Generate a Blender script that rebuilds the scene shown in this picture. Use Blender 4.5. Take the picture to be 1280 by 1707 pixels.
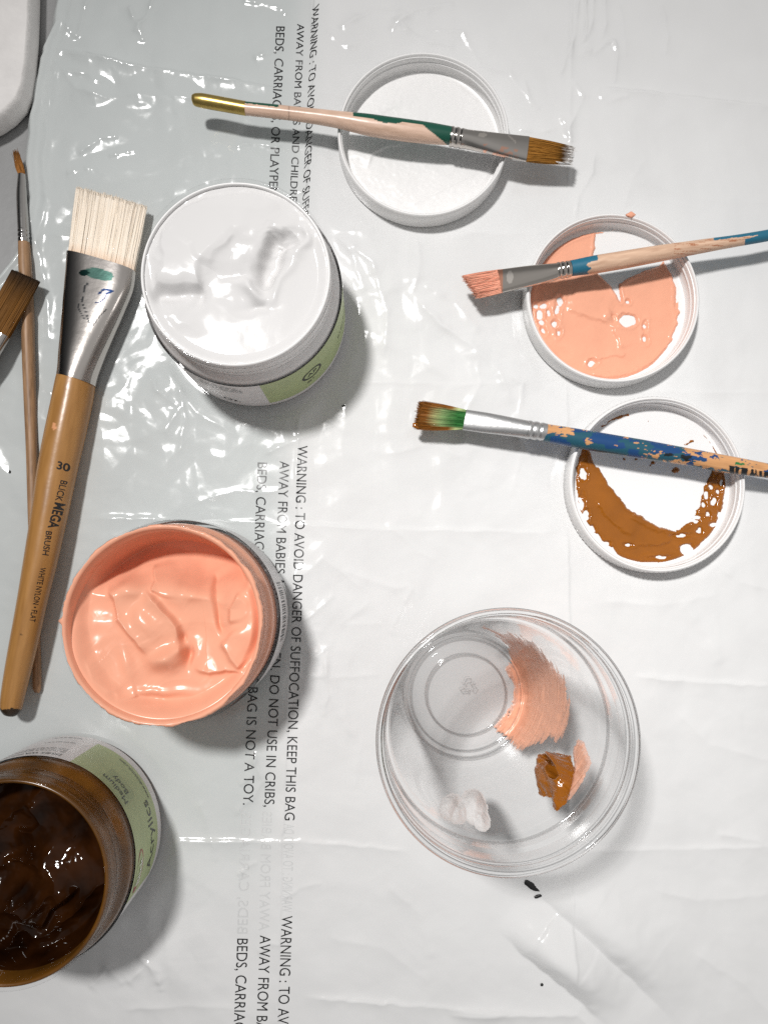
import bpy, bmesh, math, random
import numpy as np
from mathutils import Vector

random.seed(7); rng = np.random.default_rng(7)
scene = bpy.context.scene
for o in list(bpy.data.objects): bpy.data.objects.remove(o)

# ------------------------------------------------------------------ camera
F = 1270.0; H = 0.398; PW, PH = 1280.0, 1707.0
TH = math.atan(96.5 / F); PHI = math.atan(20 / F)
def _rx(a): c, s = math.cos(a), math.sin(a); return np.array([[1,0,0],[0,c,-s],[0,s,c]])
def _ry(a): c, s = math.cos(a), math.sin(a); return np.array([[c,0,s],[0,1,0],[-s,0,c]])
R = _ry(-PHI) @ _rx(TH); C0 = np.array([0, 0, H])
def W(px, py, z=0.0):
    """photo point -> place on the level plane z (metres)"""
    d = R @ np.array([px - 640, -(py - 853.5), -F]); return C0 + d * ((z - H) / d[2])
def PX(X, Y, Z):
    """place -> photo point (arrays)"""
    X = np.asarray(X, float); Y = np.asarray(Y, float); Z = np.broadcast_to(np.asarray(Z, float), X.shape)
    q = np.stack([X, Y, Z - H], -1) @ R
    return 640 + F * q[..., 0] / -q[..., 2], 853.5 - F * q[..., 1] / -q[..., 2]

cd = bpy.data.cameras.new('camera'); cam = bpy.data.objects.new('camera', cd)
scene.collection.objects.link(cam)
cam.location = (0, 0, H)
from mathutils import Matrix
cam.rotation_euler = Matrix([list(r) for r in R]).to_euler()
cd.sensor_fit = 'AUTO'; cd.sensor_width = 36; cd.lens = F / PH * 36
cd.clip_start = 0.01; cd.clip_end = 50
scene.camera = cam

# ------------------------------------------------------------------ light
world = bpy.data.worlds.new('World'); scene.world = world; world.use_nodes = True
wn = world.node_tree.nodes; wl = world.node_tree.links
bg = wn['Background']
tc = wn.new('ShaderNodeTexCoord'); sp = wn.new('ShaderNodeSeparateXYZ')
wl.new(tc.outputs['Generated'], sp.inputs[0])
mr = wn.new('ShaderNodeMapRange'); mr.inputs['From Min'].default_value = -0.95; mr.inputs['From Max'].default_value = 0.55
wl.new(sp.outputs['X'], mr.inputs['Value'])
cr = wn.new('ShaderNodeValToRGB')
cr.color_ramp.elements[0].position = 0.0; cr.color_ramp.elements[0].color = (0.012, 0.013, 0.014, 1)
cr.color_ramp.elements[1].position = 1.0; cr.color_ramp.elements[1].color = (0.80, 0.79, 0.775, 1)
e = cr.color_ramp.elements.new(0.45); e.color = (0.17, 0.175, 0.18, 1)
wl.new(mr.outputs[0], cr.inputs[0])
mz = wn.new('ShaderNodeMapRange'); mz.interpolation_type = 'SMOOTHSTEP'; mz.inputs['From Min'].default_value = .72; mz.inputs['From Max'].default_value = .98
mz.inputs['To Min'].default_value = 0; mz.inputs['To Max'].default_value = .36
wl.new(sp.outputs['Z'], mz.inputs['Value'])
ad = wn.new('ShaderNodeVectorMath'); ad.operation = 'ADD'; wl.new(cr.outputs[0], ad.inputs[0]); wl.new(mz.outputs[0], ad.inputs[1])
wl.new(ad.outputs[0], bg.inputs['Color'])
bg.inputs['Strength'].default_value = 0.53

def lamp(name, loc, target, power, size, shape='DISK', color=(1, 1, 1)):
    l = bpy.data.lights.new(name, 'AREA'); l.shape = shape; l.size = size; l.energy = power; l.color = color
    o = bpy.data.objects.new(name, l); scene.collection.objects.link(o)
    o.location = loc
    o.rotation_euler = (Vector(target) - Vector(loc)).to_track_quat('-Z', 'Y').to_euler()
    return o
key = lamp('ceiling_lamp', (-0.44, 0.55, 1.60), (0.12, -0.01, 0), 1.70, 0.16, color=(1.0, 0.985, 0.965)); key.data.spread = math.radians(40)

vs = scene.view_settings
vs.view_transform = 'Standard'; vs.look = 'None'; vs.exposure = 0.0; vs.gamma = 1.0; vs.use_curve_mapping = False
scene.cycles.max_bounces = 14; scene.cycles.transparent_max_bounces = 24
scene.cycles.transmission_bounces = 10; scene.cycles.glossy_bounces = 6
scene.cycles.sample_clamp_indirect = 4
scene.cycles.caustics_reflective = False; scene.cycles.caustics_refractive = False
world.cycles.sampling_method = 'NONE'; scene.cycles.use_adaptive_sampling = False
scene.cycles.use_denoising = False   # the photograph is grainy too

# ------------------------------------------------------------------ noise helpers (numpy)
def _hash(ix, iy, seed):
    n = (ix.astype(np.int64) * 374761393 + iy.astype(np.int64) * 668265263 + seed * 1442695041) & 0xFFFFFFFF
    n = ((n ^ (n >> 13)) * 1274126177) & 0xFFFFFFFF
    n = (n ^ (n >> 16)) & 0xFFFFFFFF
    return n / 4294967295.0
def vn(x, y, seed=0):
    x = np.asarray(x, float); y = np.asarray(y, float)
    ix = np.floor(x); iy = np.floor(y); fx = x - ix; fy = y - iy
    u = fx**3 * (fx * (fx * 6 - 15) + 10); v = fy**3 * (fy * (fy * 6 - 15) + 10)
    a = _hash(ix, iy, seed); b = _hash(ix + 1, iy, seed); c = _hash(ix, iy + 1, seed); d = _hash(ix + 1, iy + 1, seed)
    return (a * (1 - u) + b * u) * (1 - v) + (c * (1 - u) + d * u) * v
def fbm(x, y, seed=0, o=4):
    s = 0; a = 0.5
    for i in range(o):
        s = s + a * vn(x * 2**i + 17.3 * i, y * 2**i - 9.1 * i, seed + i); a *= 0.5
    return s / (1 - 0.5**o)
def ridged(x, y, seed=0, o=3):
    s = 0; a = 0.5
    for i in range(o):
        s = s + a * (1 - np.abs(2 * vn(x * 2**i + 5.7 * i, y * 2**i + 3.3 * i, seed + i) - 1)); a *= 0.45
    return s
def sst(a, b, x):
    t = np.clip((x - a) / (b - a), 0, 1); return t * t * (3 - 2 * t)
def poly_dist(x, y, pts):
    """distance to a polyline, place along it 0..1, and side sign"""
    pts = np.asarray(pts, float)
    seg = np.hypot(*(pts[1:] - pts[:-1]).T); tot = seg.sum(); acc = 0
    best = np.full(x.shape, 1e9); tt = np.zeros(x.shape); sg = np.ones(x.shape)
    for (p, q, L) in zip(pts[:-1], pts[1:], seg):
        d = (q - p) / max(L, 1e-9)
        al = np.clip((x - p[0]) * d[0] + (y - p[1]) * d[1], 0, L)
        dd = np.hypot(x - p[0] - al * d[0], y - p[1] - al * d[1])
        m = dd < best
        best = np.where(m, dd, best); tt = np.where(m, (acc + al) / tot, tt)
        sg = np.where(m, np.sign((x - p[0]) * d[1] - (y - p[1]) * d[0]), sg)
        acc += L
    return best, tt, sg
def poly_sd(x, y, pts):
    """signed distance to a closed polygon, positive inside"""
    pts = np.asarray(pts, float); n = len(pts)
    best = np.full(x.shape, 1e9); ins = np.zeros(x.shape, bool)
    for i in range(n):
        p = pts[i]; q = pts[(i + 1) % n]; e_ = q - p; L2 = (e_ * e_).sum()
        t = np.clip(((x - p[0]) * e_[0] + (y - p[1]) * e_[1]) / max(L2, 1e-12), 0, 1)
        best = np.minimum(best, np.hypot(x - p[0] - t * e_[0], y - p[1] - t * e_[1]))
        if p[1] != q[1]:
            c = ((p[1] > y) != (q[1] > y)) & (x < (q[0] - p[0]) * (y - p[1]) / (q[1] - p[1]) + p[0])
            ins ^= c
    return np.where(ins, best, -best)

# ------------------------------------------------------------------ materials
def mat(name, color=(.5,.5,.5), rough=.5, metal=0., spec=.5, attr=False, bump=None, vary=None, coat=0., sss=0.):
    m = bpy.data.materials.new(name); m.use_nodes = True
    n = m.node_tree.nodes; l = m.node_tree.links; b = n['Principled BSDF']
    b.inputs['Base Color'].default_value = (*color, 1); b.inputs['Roughness'].default_value = rough
    b.inputs['Metallic'].default_value = metal; b.inputs['Specular IOR Level'].default_value = spec
    b.inputs['Coat Weight'].default_value = coat; b.inputs['Coat Roughness'].default_value = .08
    if sss:
        b.inputs['Subsurface Weight'].default_value = sss; b.inputs['Subsurface Scale'].default_value = .002
        b.inputs['Subsurface Radius'].default_value = (1, .6, .4)
    tc = n.new('ShaderNodeTexCoord'); src = None
    if attr:
        a = n.new('ShaderNodeAttribute'); a.attribute_name = 'col'; src = a.outputs['Color']
    if vary:
        sc_, amt = vary
        nz = n.new('ShaderNodeTexNoise'); nz.inputs['Scale'].default_value = sc_; nz.inputs['Detail'].default_value = 5
        l.new(tc.outputs['Object'], nz.inputs['Vector'])
        mp = n.new('ShaderNodeMapRange'); mp.inputs['From Min'].default_value = .3; mp.inputs['From Max'].default_value = .7
        mp.inputs['To Min'].default_value = 1 - amt; mp.inputs['To Max'].default_value = 1 + amt * .6
        l.new(nz.outputs[0], mp.inputs[0])
        mx = n.new('ShaderNodeVectorMath'); mx.operation = 'SCALE'
        if src: l.new(src, mx.inputs[0])
        else: mx.inputs[0].default_value = color
        l.new(mp.outputs[0], mx.inputs['Scale']); src = mx.outputs[0]
    if src: l.new(src, b.inputs['Base Color'])
    if bump:
        sc_, st, dist = bump
        nz = n.new('ShaderNodeTexNoise'); nz.inputs['Scale'].default_value = sc_; nz.inputs['Detail'].default_value = 4
        l.new(tc.outputs['Object'], nz.inputs['Vector'])
        bp = n.new('ShaderNodeBump'); bp.inputs['Strength'].default_value = st; bp.inputs['Distance'].default_value = dist
        l.new(nz.outputs[0], bp.inputs['Height']); l.new(bp.outputs[0], b.inputs['Normal'])
    return m
def clear(name, tint=(.97,.97,.97), rough=.04, refl=1.0, base=.0, edge=.3):
    """thin clear plastic: lets light through, mirrors at grazing angles"""
    m = bpy.data.materials.new(name); m.use_nodes = True
    n = m.node_tree.nodes; l = m.node_tree.links
    n.remove(n['Principled BSDF']); out = n['Material Output']
    t = n.new('ShaderNodeBsdfTransparent')
    lw = n.new('ShaderNodeLayerWeight'); lw.inputs[0].default_value = .5; rp = n.new('ShaderNodeValToRGB')   # longer way through the plastic at grazing angles
    rp.color_ramp.elements[0].position = .84; rp.color_ramp.elements[0].color = (*tint, 1)
    rp.color_ramp.elements[1].position = 1.0; rp.color_ramp.elements[1].color = (edge, edge, edge, 1)
    e2 = rp.color_ramp.elements.new(.94); e2.color = (*[x * (.5 + .5 * edge) for x in tint], 1)
    l.new(lw.outputs['Facing'], rp.inputs[0]); l.new(rp.outputs[0], t.inputs[0])
    g = n.new('ShaderNodeBsdfGlossy'); g.inputs['Roughness'].default_value = rough; g.inputs['Color'].default_value = (.95,.95,.95,1)
    f = n.new('ShaderNodeFresnel')
    ge = n.new('ShaderNodeNewGeometry'); mi = n.new('ShaderNodeMapRange'); mi.inputs['To Min'].default_value = 1.5; mi.inputs['To Max'].default_value = 1 / 1.5
    l.new(ge.outputs['Backfacing'], mi.inputs['Value']); l.new(mi.outputs[0], f.inputs['IOR'])
    mu = n.new('ShaderNodeMath'); mu.operation = 'MULTIPLY_ADD'; mu.inputs[1].default_value = refl; mu.inputs[2].default_value = base
    mu.use_clamp = True
    l.new(f.outputs[0], mu.inputs[0])
    mx = n.new('ShaderNodeMixShader'); l.new(mu.outputs[0], mx.inputs[0]); l.new(t.outputs[0], mx.inputs[1]); l.new(g.outputs[0], mx.inputs[2])
    l.new(mx.outputs[0], out.inputs[0]); return m

M = dict(
    table=mat('table_cover', (.30,.30,.30), .35, bump=(60,.15,.002), vary=(12,.12)),
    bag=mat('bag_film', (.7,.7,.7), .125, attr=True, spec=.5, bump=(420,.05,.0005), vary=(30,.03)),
    ink=mat('black_ink', (.012,.012,.013), .35),
    faint=mat('faint_ink', (.60,.605,.605), .3),
    white_plastic=mat('white_plastic', (.80,.79,.785), .3, bump=(500,.05,.0004)),
    white_paint=mat('white_paint', (.66,.65,.647), .1, spec=.25, bump=(160,.04,.001)),
    peach=mat('peach_paint', (.80,.385,.255), .2, sss=.0, bump=(160,.04,.0008), vary=(120,.04), spec=.2),
    white_lightened=mat('lightened_white_paint', (.80,.79,.785), .32, spec=.35, bump=(70,.03,.001)),  # thin lid paint; also a lightened white for paint lying in shade
    glass=mat('solid_clear_plastic', (.97,.97,.97), .02),
    peach_film=mat('peach_film', (.82,.42,.28), .3, bump=(260,.1,.001)),
    brown=mat('brown_paint', (.285,.092,.008), .13, bump=(300,.12,.001), vary=(90,.12)),
    dark=mat('dark_brown_paint', (.026,.0078,.0016), .07, spec=.18, bump=(140,.05,.001), vary=(55,.85)),
    amber=mat('brown_wall', (.125,.05,.007), .22, vary=(60,.5)),
    label=mat('label_paper', (.68,.66,.66), .42, vary=(80,.03)),
    green=mat('label_green', (.40,.47,.23), .42, vary=(120,.08)),
    dgreen=mat('label_darker_green', (.33,.40,.20), .42),
    red=mat('label_red', (.30,.045,.03), .4),
    clear=clear('clear_plastic', (.985,.985,.985), refl=.22, edge=.45),
    cup=clear('cup_plastic', (.99,.99,.99), .03, .65, .003, .35),
    metal=mat('ferrule_metal', (.62,.60,.58), .16, 1., attr=True, bump=(300,.06,.0006)),
    dull=mat('dull_metal', (.5,.5,.5), .34, .85, attr=True, bump=(500,.12,.0006)),
    gold=mat('gold_cap', (.50,.36,.11), .3, .8, vary=(200,.15)),
    handle=mat('painted_handle', (.5,.4,.3), .28, attr=True, bump=(300,.08,.0006)),
    raw=mat('raw_handle', (.5,.4,.3), .48, attr=True, bump=(350,.12,.0006)),
    hair=mat('bristle_hair', (.5,.4,.3), .5, attr=True, spec=.12),
    paper=mat('paper_towel', (.80,.775,.76), .8, spec=.2, bump=(240,.35,.0015), vary=(90,.05)),
    fleck=mat('dry_black_paint', (.006,.006,.006), .4),
    emboss=clear('embossed_plastic', (.90,.90,.90), .06, 1.5, .05, .12),
)

M['glass'].node_tree.nodes['Principled BSDF'].inputs['Transmission Weight'].default_value = 1
M['glass'].node_tree.nodes['Principled BSDF'].inputs['IOR'].default_value = 1.52
# ------------------------------------------------------------------ object helpers
ROOT = {}
def link(o): scene.collection.objects.link(o); return o
def thing(name, loc, label, cat, group=None):
    o = bpy.data.objects.new(name, None); link(o); o.location = loc; o.empty_display_size = .01
    o['label'] = label; o['category'] = cat
    if group: o['group'] = group
    ROOT[o.name] = np.array(loc, float); return o
def mesh_obj(name, V, Fc, m, parent=None, smooth=True, col=None, sharp=None):
    """V in world metres; Fc a list/array of polygons"""
    V = np.asarray(V, float); off = np.zeros(3)
    if parent is not None: off = ROOT[parent.name]
    me = bpy.data.meshes.new(name)
    if isinstance(Fc, np.ndarray):
        nf, k = Fc.shape
        me.vertices.add(len(V)); me.vertices.foreach_set('co', (V - off).astype(np.float32).ravel())
        me.loops.add(nf * k); me.loops.foreach_set('vertex_index', Fc.astype(np.int32).ravel())
        me.polygons.add(nf); me.polygons.foreach_set('loop_start', np.arange(0, nf * k, k, dtype=np.int32))
        me.update(calc_edges=True)
    else:
        me.from_pydata([tuple(v) for v in (V - off)], [], [tuple(map(int, f)) for f in Fc]); me.update()
    me.polygons.foreach_set('use_smooth', np.full(len(me.polygons), smooth))
    if col is not None:
        a = me.attributes.new('col', 'FLOAT_COLOR', 'POINT')
        cc = np.ones((len(V), 4), np.float32); cc[:, :3] = np.clip(col, 0, 1); a.data.foreach_set('color', cc.ravel())
    me.materials.append(m); me.validate()
    o = bpy.data.objects.new(name, me); link(o)
    if parent is not None: o.parent = parent
    ROOT[o.name] = off
    return o
def grid_faces(nu, nv, wrap=False, keep=None):
    i = np.arange(nu - 1)[:, None]; j = np.arange(nv if wrap else nv - 1)[None, :]
    j2 = (j + 1) % nv
    f = np.stack([i * nv + j, (i + 1) * nv + j, (i + 1) * nv + j2, i * nv + j2], -1).reshape(-1, 4)
    return f if keep is None else f[keep.ravel()]
def compact(V, Fc, col=None):
    u, inv = np.unique(Fc, return_inverse=True)
    return (V[u], inv.reshape(Fc.shape), None if col is None else col[u])
def lathe(profile, c, n=128, sub=1):
    """profile [(r,z)] in mm -> world verts, quads (outward when profile runs bottom -> up on the outside)"""
    pr = np.asarray(profile, float) / 1000
    a = np.linspace(0, 2 * math.pi, n, endpoint=False)
    V = np.stack([pr[:, 0:1] * np.cos(a) + c[0], pr[:, 0:1] * np.sin(a) + c[1], np.repeat(pr[:, 1:2], n, 1) + c[2]], -1).reshape(-1, 3)
    f = grid_faces(len(pr), n, True)[:, ::-1]
    return V, f
def dense(profile, step=.6):
    out = []
    for (a, b) in zip(profile[:-1], profile[1:]):
        k = max(1, int(math.hypot(b[0] - a[0], b[1] - a[1]) / step))
        for i in range(k): out.append((a[0] + (b[0] - a[0]) * i / k, a[1] + (b[1] - a[1]) * i / k))
    out.append(profile[-1]); return out
def add_bevelish(o, angle=40):
    """keep the hard edges of a turned part crisp"""
    me = o.data
    try: me.set_sharp_from_angle(angle=math.radians(angle))
    except Exception: pass
    return o

def loft(secs, nu=120, nv=36):
    """secs: (left px, right px, centre height mm, half thickness mm, squareness) -> verts grid, t, angle"""
    S = []
    for (Lp, Rp, zc, ht, ex) in secs:
        z = zc / 1000; a = W(*Lp, z); b = W(*Rp, z); S.append(np.concatenate([(a + b) / 2, (b - a) / 2, [ht / 1000, ex]]))
    S = np.array(S); d = np.concatenate([[0], np.cumsum(np.linalg.norm(np.diff(S[:, :3], axis=0), axis=1))])
    t = np.linspace(0, d[-1], nu); t = np.unique(np.concatenate([t, d])); nu = len(t)
    # monotone-ish smooth interpolation (catmull with finite-difference tangents)
    Sx = np.zeros((nu, S.shape[1]))
    mtan = np.zeros_like(S)
    for i in range(len(S)):
        if i == 0: mtan[i] = (S[1] - S[0]) / (d[1] - d[0])
        elif i == len(S) - 1: mtan[i] = (S[-1] - S[-2]) / (d[-1] - d[-2])
        else:
            a = (S[i] - S[i-1]) / (d[i] - d[i-1]); b = (S[i+1] - S[i]) / (d[i+1] - d[i])
            mtan[i] = np.where(a * b > 0, 2 * a * b / (a + b + 1e-20), 0)
            mtan[i, :2] = (S[i+1] - S[i-1])[:2] / (d[i+1] - d[i-1])
    k = np.clip(np.searchsorted(d, t, 'right') - 1, 0, len(S) - 2)
    h = (d[k+1] - d[k])[:, None]; s = ((t - d[k])[:, None]) / h
    Sx = (2*s**3 - 3*s**2 + 1) * S[k] + (s**3 - 2*s**2 + s) * h * mtan[k] + (-2*s**3 + 3*s**2) * S[k+1] + (s**3 - s**2) * h * mtan[k+1]
    ang = np.linspace(0, 2 * math.pi, nv, endpoint=False)
    ca, sa = np.cos(ang), np.sin(ang)
    ex = Sx[:, 7:8]
    c_ = np.sign(ca) * np.abs(ca) ** ex; s_ = np.sign(sa) * np.abs(sa) ** ex
    V = Sx[:, None, :3] + c_[:, :, None] * Sx[:, None, 3:6]
    V[:, :, 2] += s_ * Sx[:, 6:7]
    T = np.repeat((t / d[-1])[:, None], nv, 1); A = np.repeat(ang[None], nu, 0)
    return V, T, A, Sx
def loft_obj(name, secs, m, parent, colfn=None, nu=120, nv=36, caps=(True, True)):
    V, T, A, Sx = loft(secs, nu, nv); n0, n1 = V.shape[:2]
    f = [tuple(q) for q in grid_faces(n0, n1, True)]
    if caps[0]: f.append(tuple(range(n1)))
    if caps[1]: f.append(tuple((n0 - 1) * n1 + j for j in range(n1 - 1, -1, -1)))
    col = None
    if colfn is not None: col = colfn(T, A, V).reshape(-1, 3)
    o = mesh_obj(name, V.reshape(-1, 3), f, m, parent, col=col)
    # make normals point outwards
    bm = bmesh.new(); bm.from_mesh(o.data); bmesh.ops.recalc_face_normals(bm, faces=bm.faces[:]); bm.to_mesh(o.data); bm.free()
    add_bevelish(o, 50); return o

def fibres(tips, name, parent, colfn, base_sec, tip_sec, n, wid=.22, spread=.6, wob=.6, clump=0, m='hair', shade=(.72, 1.18), core=(.95, .8)):
    """a bunch of tapering hairs from an oval base to an oval tip (both as loft sections)"""
    def frame(s):
        Lp, Rp, zc, ht, ex = s; z = zc / 1000; a = W(*Lp, z); b = W(*Rp, z); return (a + b) / 2, (b - a) / 2, ht / 1000
    bc, bu, bh = frame(base_sec); tc_, tu, th_ = frame(tip_sec)
    axis = tc_ - bc; L = np.linalg.norm(axis)
    V = []; Fc = []; Cc = []; ns = 7
    for i in range(n):
        p = rng.uniform(-1, 1); r = math.sqrt(rng.uniform(0, 1)); q = rng.uniform(-1, 1)
        q *= math.sqrt(max(0, 1 - abs(p) ** 3))
        if clump:
            g = round(p * clump) / clump; p2 = p + (g - p) * .75
        else: p2 = p
        p2 += rng.normal(0, .02 * spread)
        b0 = bc + bu * p + np.array([0, 0, bh * q]); e0 = tc_ + tu * p2 + np.array([0, 0, th_ * q])
        e0 = e0 + axis / L * rng.normal(-.0004, .0007) * tips
        wv = rng.normal(0, .00025, 3) * wob
        u = bu / np.linalg.norm(bu); sh_ = rng.uniform(*shade)
        k0 = len(V); w0 = wid / 1000 * rng.uniform(.8, 1.2)
        for s_ in range(ns):
            s = s_ / (ns - 1); c = b0 + (e0 - b0) * s + wv * math.sin(math.pi * s) + wv[::-1] * s * s
            w = w0 * (1 - .55 * s * s)
            for (du, dz) in ((-1, -.6), (1, -.6), (0, 1)):
                V.append(c + u * du * w / 2 + np.array([0, 0, dz * w / 2])); Cc.append(np.array(colfn(s, p, q)) * sh_)
            if s_:
                a = k0 + (s_ - 1) * 3
                for j in range(3):
                    j2 = (j + 1) % 3; Fc.append((a + j, a + j2, a + 3 + j2, a + 3 + j))
    nc = 20; ns2 = 9; k0 = len(V)
    for i in range(ns2):
        s = i / (ns2 - 1) * .95
        for j in range(nc):
            a = 2 * math.pi * j / nc; p = math.cos(a) * core[0]; q = math.sin(a) * core[1]
            V.append((bc + (tc_ - bc) * s) + (bu + (tu - bu) * s) * p + np.array([0, 0, (bh + (th_ - bh) * s) * q])); Cc.append(np.array(colfn(s, p, q)) * .92)
            if i:
                j2 = (j + 1) % nc; Fc.append((k0 + (i-1)*nc + j, k0 + (i-1)*nc + j2, k0 + i*nc + j2, k0 + i*nc + j))
    return mesh_obj(name, np.array(V), np.array(Fc), M[m], parent, col=np.array(Cc))

def text2d(s, size=1.0, xs=1.0, spacing=1.0, shear=0., offset=0.):
    """flat letters: verts (n,2) with capitals `size` high, and triangles"""
    cu = bpy.data.curves.new('letters', 'FONT'); cu.body = s; cu.size = 1; cu.space_character = spacing
    cu.shear = shear; cu.offset = offset; cu.resolution_u = 4; cu.fill_mode = 'FRONT' if False else cu.fill_mode
    o = bpy.data.objects.new('letters', cu); link(o)
    dg = bpy.context.evaluated_depsgraph_get(); dg.update()
    me = bpy.data.meshes.new_from_object(o.evaluated_get(dg))
    bm = bmesh.new(); bm.from_mesh(me); bmesh.ops.triangulate(bm, faces=bm.faces[:])
    bmesh.ops.remove_doubles(bm, verts=bm.verts[:], dist=1e-5)
    V = np.array([v.co[:2] for v in bm.verts]).reshape(-1, 2); T = [[v.index for v in f.verts] for f in bm.faces]
    bm.free(); bpy.data.objects.remove(o); bpy.data.curves.remove(cu); bpy.data.meshes.remove(me)
    cap = 0.729  # cap height of the built-in face at size 1
    V = V / cap * size; V[:, 0] *= xs; return V, T
def refine(V, T, maxlen):
    bm = bmesh.new(); vv = [bm.verts.new((p[0], p[1], 0)) for p in V]
    for t in T:
        try: bm.faces.new([vv[i] for i in t])
        except ValueError: pass
    for _ in range(4):
        es = [e_ for e_ in bm.edges if e_.calc_length() > maxlen]
        if not es: break
        bmesh.ops.subdivide_edges(bm, edges=es, cuts=1, use_grid_fill=False)
        bmesh.ops.triangulate(bm, faces=[f for f in bm.faces if len(f.verts) > 3])
    bm.verts.index_update()
    V2 = np.array([v.co[:2] for v in bm.verts]); T2 = np.array([[v.index for v in f.verts] for f in bm.faces]); bm.free()
    return V2, T2

# ------------------------------------------------------------------ the surface: table cover and plastic bag
def w2(p): return W(p[0], p[1], 0)[:2] * 1000
tx = np.linspace(-330, 330, 150); ty = np.linspace(-400, 400, 180)
TX, TY = np.meshgrid(tx, ty, indexing='ij')
TZ = -3.2 + .5 * (fbm(TX / 60, TY / 60, 40) - .5) + .5 * (ridged(TX / 30, TY / 40, 44) - .5)
o = mesh_obj('table', np.stack([TX, TY, TZ], -1).reshape(-1, 3) / 1000, grid_faces(150, 180)[:, ::1], M['table'])
o['kind'] = 'structure'

EDGE = [(100,-330),(96,-60),(92,0),(86,40),(68,78),(58,120),(50,160),(44,220),(40,262),(44,330),(26,420),(-40,500),(-150,620),(-150,2000)]
eX = np.array([w2(p) for p in EDGE])
NU, NV = 760, 960
yv = np.linspace(390, -300, NV)
xl = np.interp(-yv, -eX[:, 1], eX[:, 0])
xl = xl + .8 * (fbm(yv / 9, yv * 0, 3) - .5) * 2
u = np.linspace(0, 1, NU)
BX = xl[None, :] + u[:, None] * (290 - xl)[None, :]; BY = np.repeat(yv[None], NU, 0)
GX, GY = PX(BX / 1000, BY / 1000, 0)         # where it lies in the picture, used to place the folds seen in the photo

FOOT = []  # (x, y, r) mm, filled below for the things that stand on the bag
def crinkle_weight(x, y):
    w = .10 + .34 * sst(640, 380, x) * sst(1500, 900, y)
    def blob(cx, cy, rx, ry, a): return a * np.exp(-(((x - cx) / rx) ** 2 + ((y - cy) / ry) ** 2) * 1.2)
    w = w + blob(690, 40, 150, 60, 1.0) + blob(950, 130, 70, 160, 1.1) + blob(780, 620, 140, 170, .7) + blob(520, 1080, 60, 220, .8)
    w = w + blob(170, 120, 130, 70, .7) + blob(150, 285, 90, 50, .8) + blob(250, 680, 90, 110, .8) + blob(820, 840, 100, 80, .45) + blob(260, 1560, 110, 120, .8) + blob(620, 480, 60, 130, .6) + blob(430, 1300, 60, 60, .4)
    return np.clip(w, 0, 1.5)
CRUM = [(rng.uniform(0, math.pi), rng.uniform(9, 38), rng.uniform(0, 9), rng.uniform(.45, 1.0)) for _ in range(10)]
def crumple(x, y):
    """flat facets meeting in sharp straight creases, as in crushed film"""
    h = 0
    for i, (a, lam, ph, am) in enumerate(CRUM):
        wx = x + 9 * (vn(x / 34, y / 34, 300 + i) - .5) + 3 * (vn(x / 11, y / 11, 330 + i) - .5)
        wy = y + 9 * (vn(x / 34, y / 34, 360 + i) - .5) + 3 * (vn(x / 11, y / 11, 390 + i) - .5)
        t = (wx * math.cos(a) + wy * math.sin(a)) / lam + ph
        m = sst(.46, .62, vn(x / (lam * 1.9) + i * 3.3, y / (lam * 1.9), 420 + i))
        h = h + am * lam * .024 * np.abs(2 * (t - np.floor(t)) - 1) * m
    return h
CR = []
def crease(pts, amp, w, kind='ridge', taper=.12): CR.append((np.array([w2(p) for p in pts]), amp * (1.5 if amp < 1.5 else 1), w, kind, taper))
# packing folds, a loose grid over the whole bag
crease([(84,82),(200,108),(330,130),(480,152)], 1.1, 2.6, 'over')
crease([(480,150),(560,162),(700,175)], .3, 3, 'ridge')
crease([(990,147),(1130,162),(1290,180)], .75, 2.4, 'over')
crease([(550,384),(720,388),(900,390)], .35, 2.2, 'over'); crease([(40,390),(120,395),(230,402)], .3, 2)
crease([(560,636),(760,642),(880,640)], .25, 2); crease([(950,648),(1100,652),(1290,655)], .22, 2, 'over')
crease([(150,862),(300,866),(470,872)], .45, 2, 'over'); crease([(470,872),(640,882),(930,887)], .35, 2, 'over')
crease([(430,1128),(560,1128),(640,1126)], .35, 2.2); crease([(1050,1126),(1160,1136),(1290,1142)], .55, 2.2, 'over')
crease([(250,1400),(390,1402),(500,1400),(600,1408),(690,1418)], .5, 2, 'over'); crease([(950,1416),(1130,1414),(1290,1410)], .4, 2.6, 'over')
crease([(500,1660),(620,1668),(760,1680),(930,1692)], .55, 2.2, 'over'); crease([(200,1680),(330,1676),(400,1680)], .4, 2)
crease([(952,-40),(950,120),(948,330)], .6, 1.8, 'ridge'); crease([(948,330),(946,520),(944,700),(946,960),(950,1200)], .35, 1.6, 'over')
crease([(950,1200),(948,1380),(950,1500),(952,1660)], .45, 1.6, 'over')
# hem seam beside the printed band
crease([(524,-60),(520,120),(510,330)], .7, 1.2, 'over', .02); crease([(500,690),(492,900),(484,1130),(474,1300),(468,1480),(462,1720)], .35, 1.0, 'over', .02)
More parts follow.
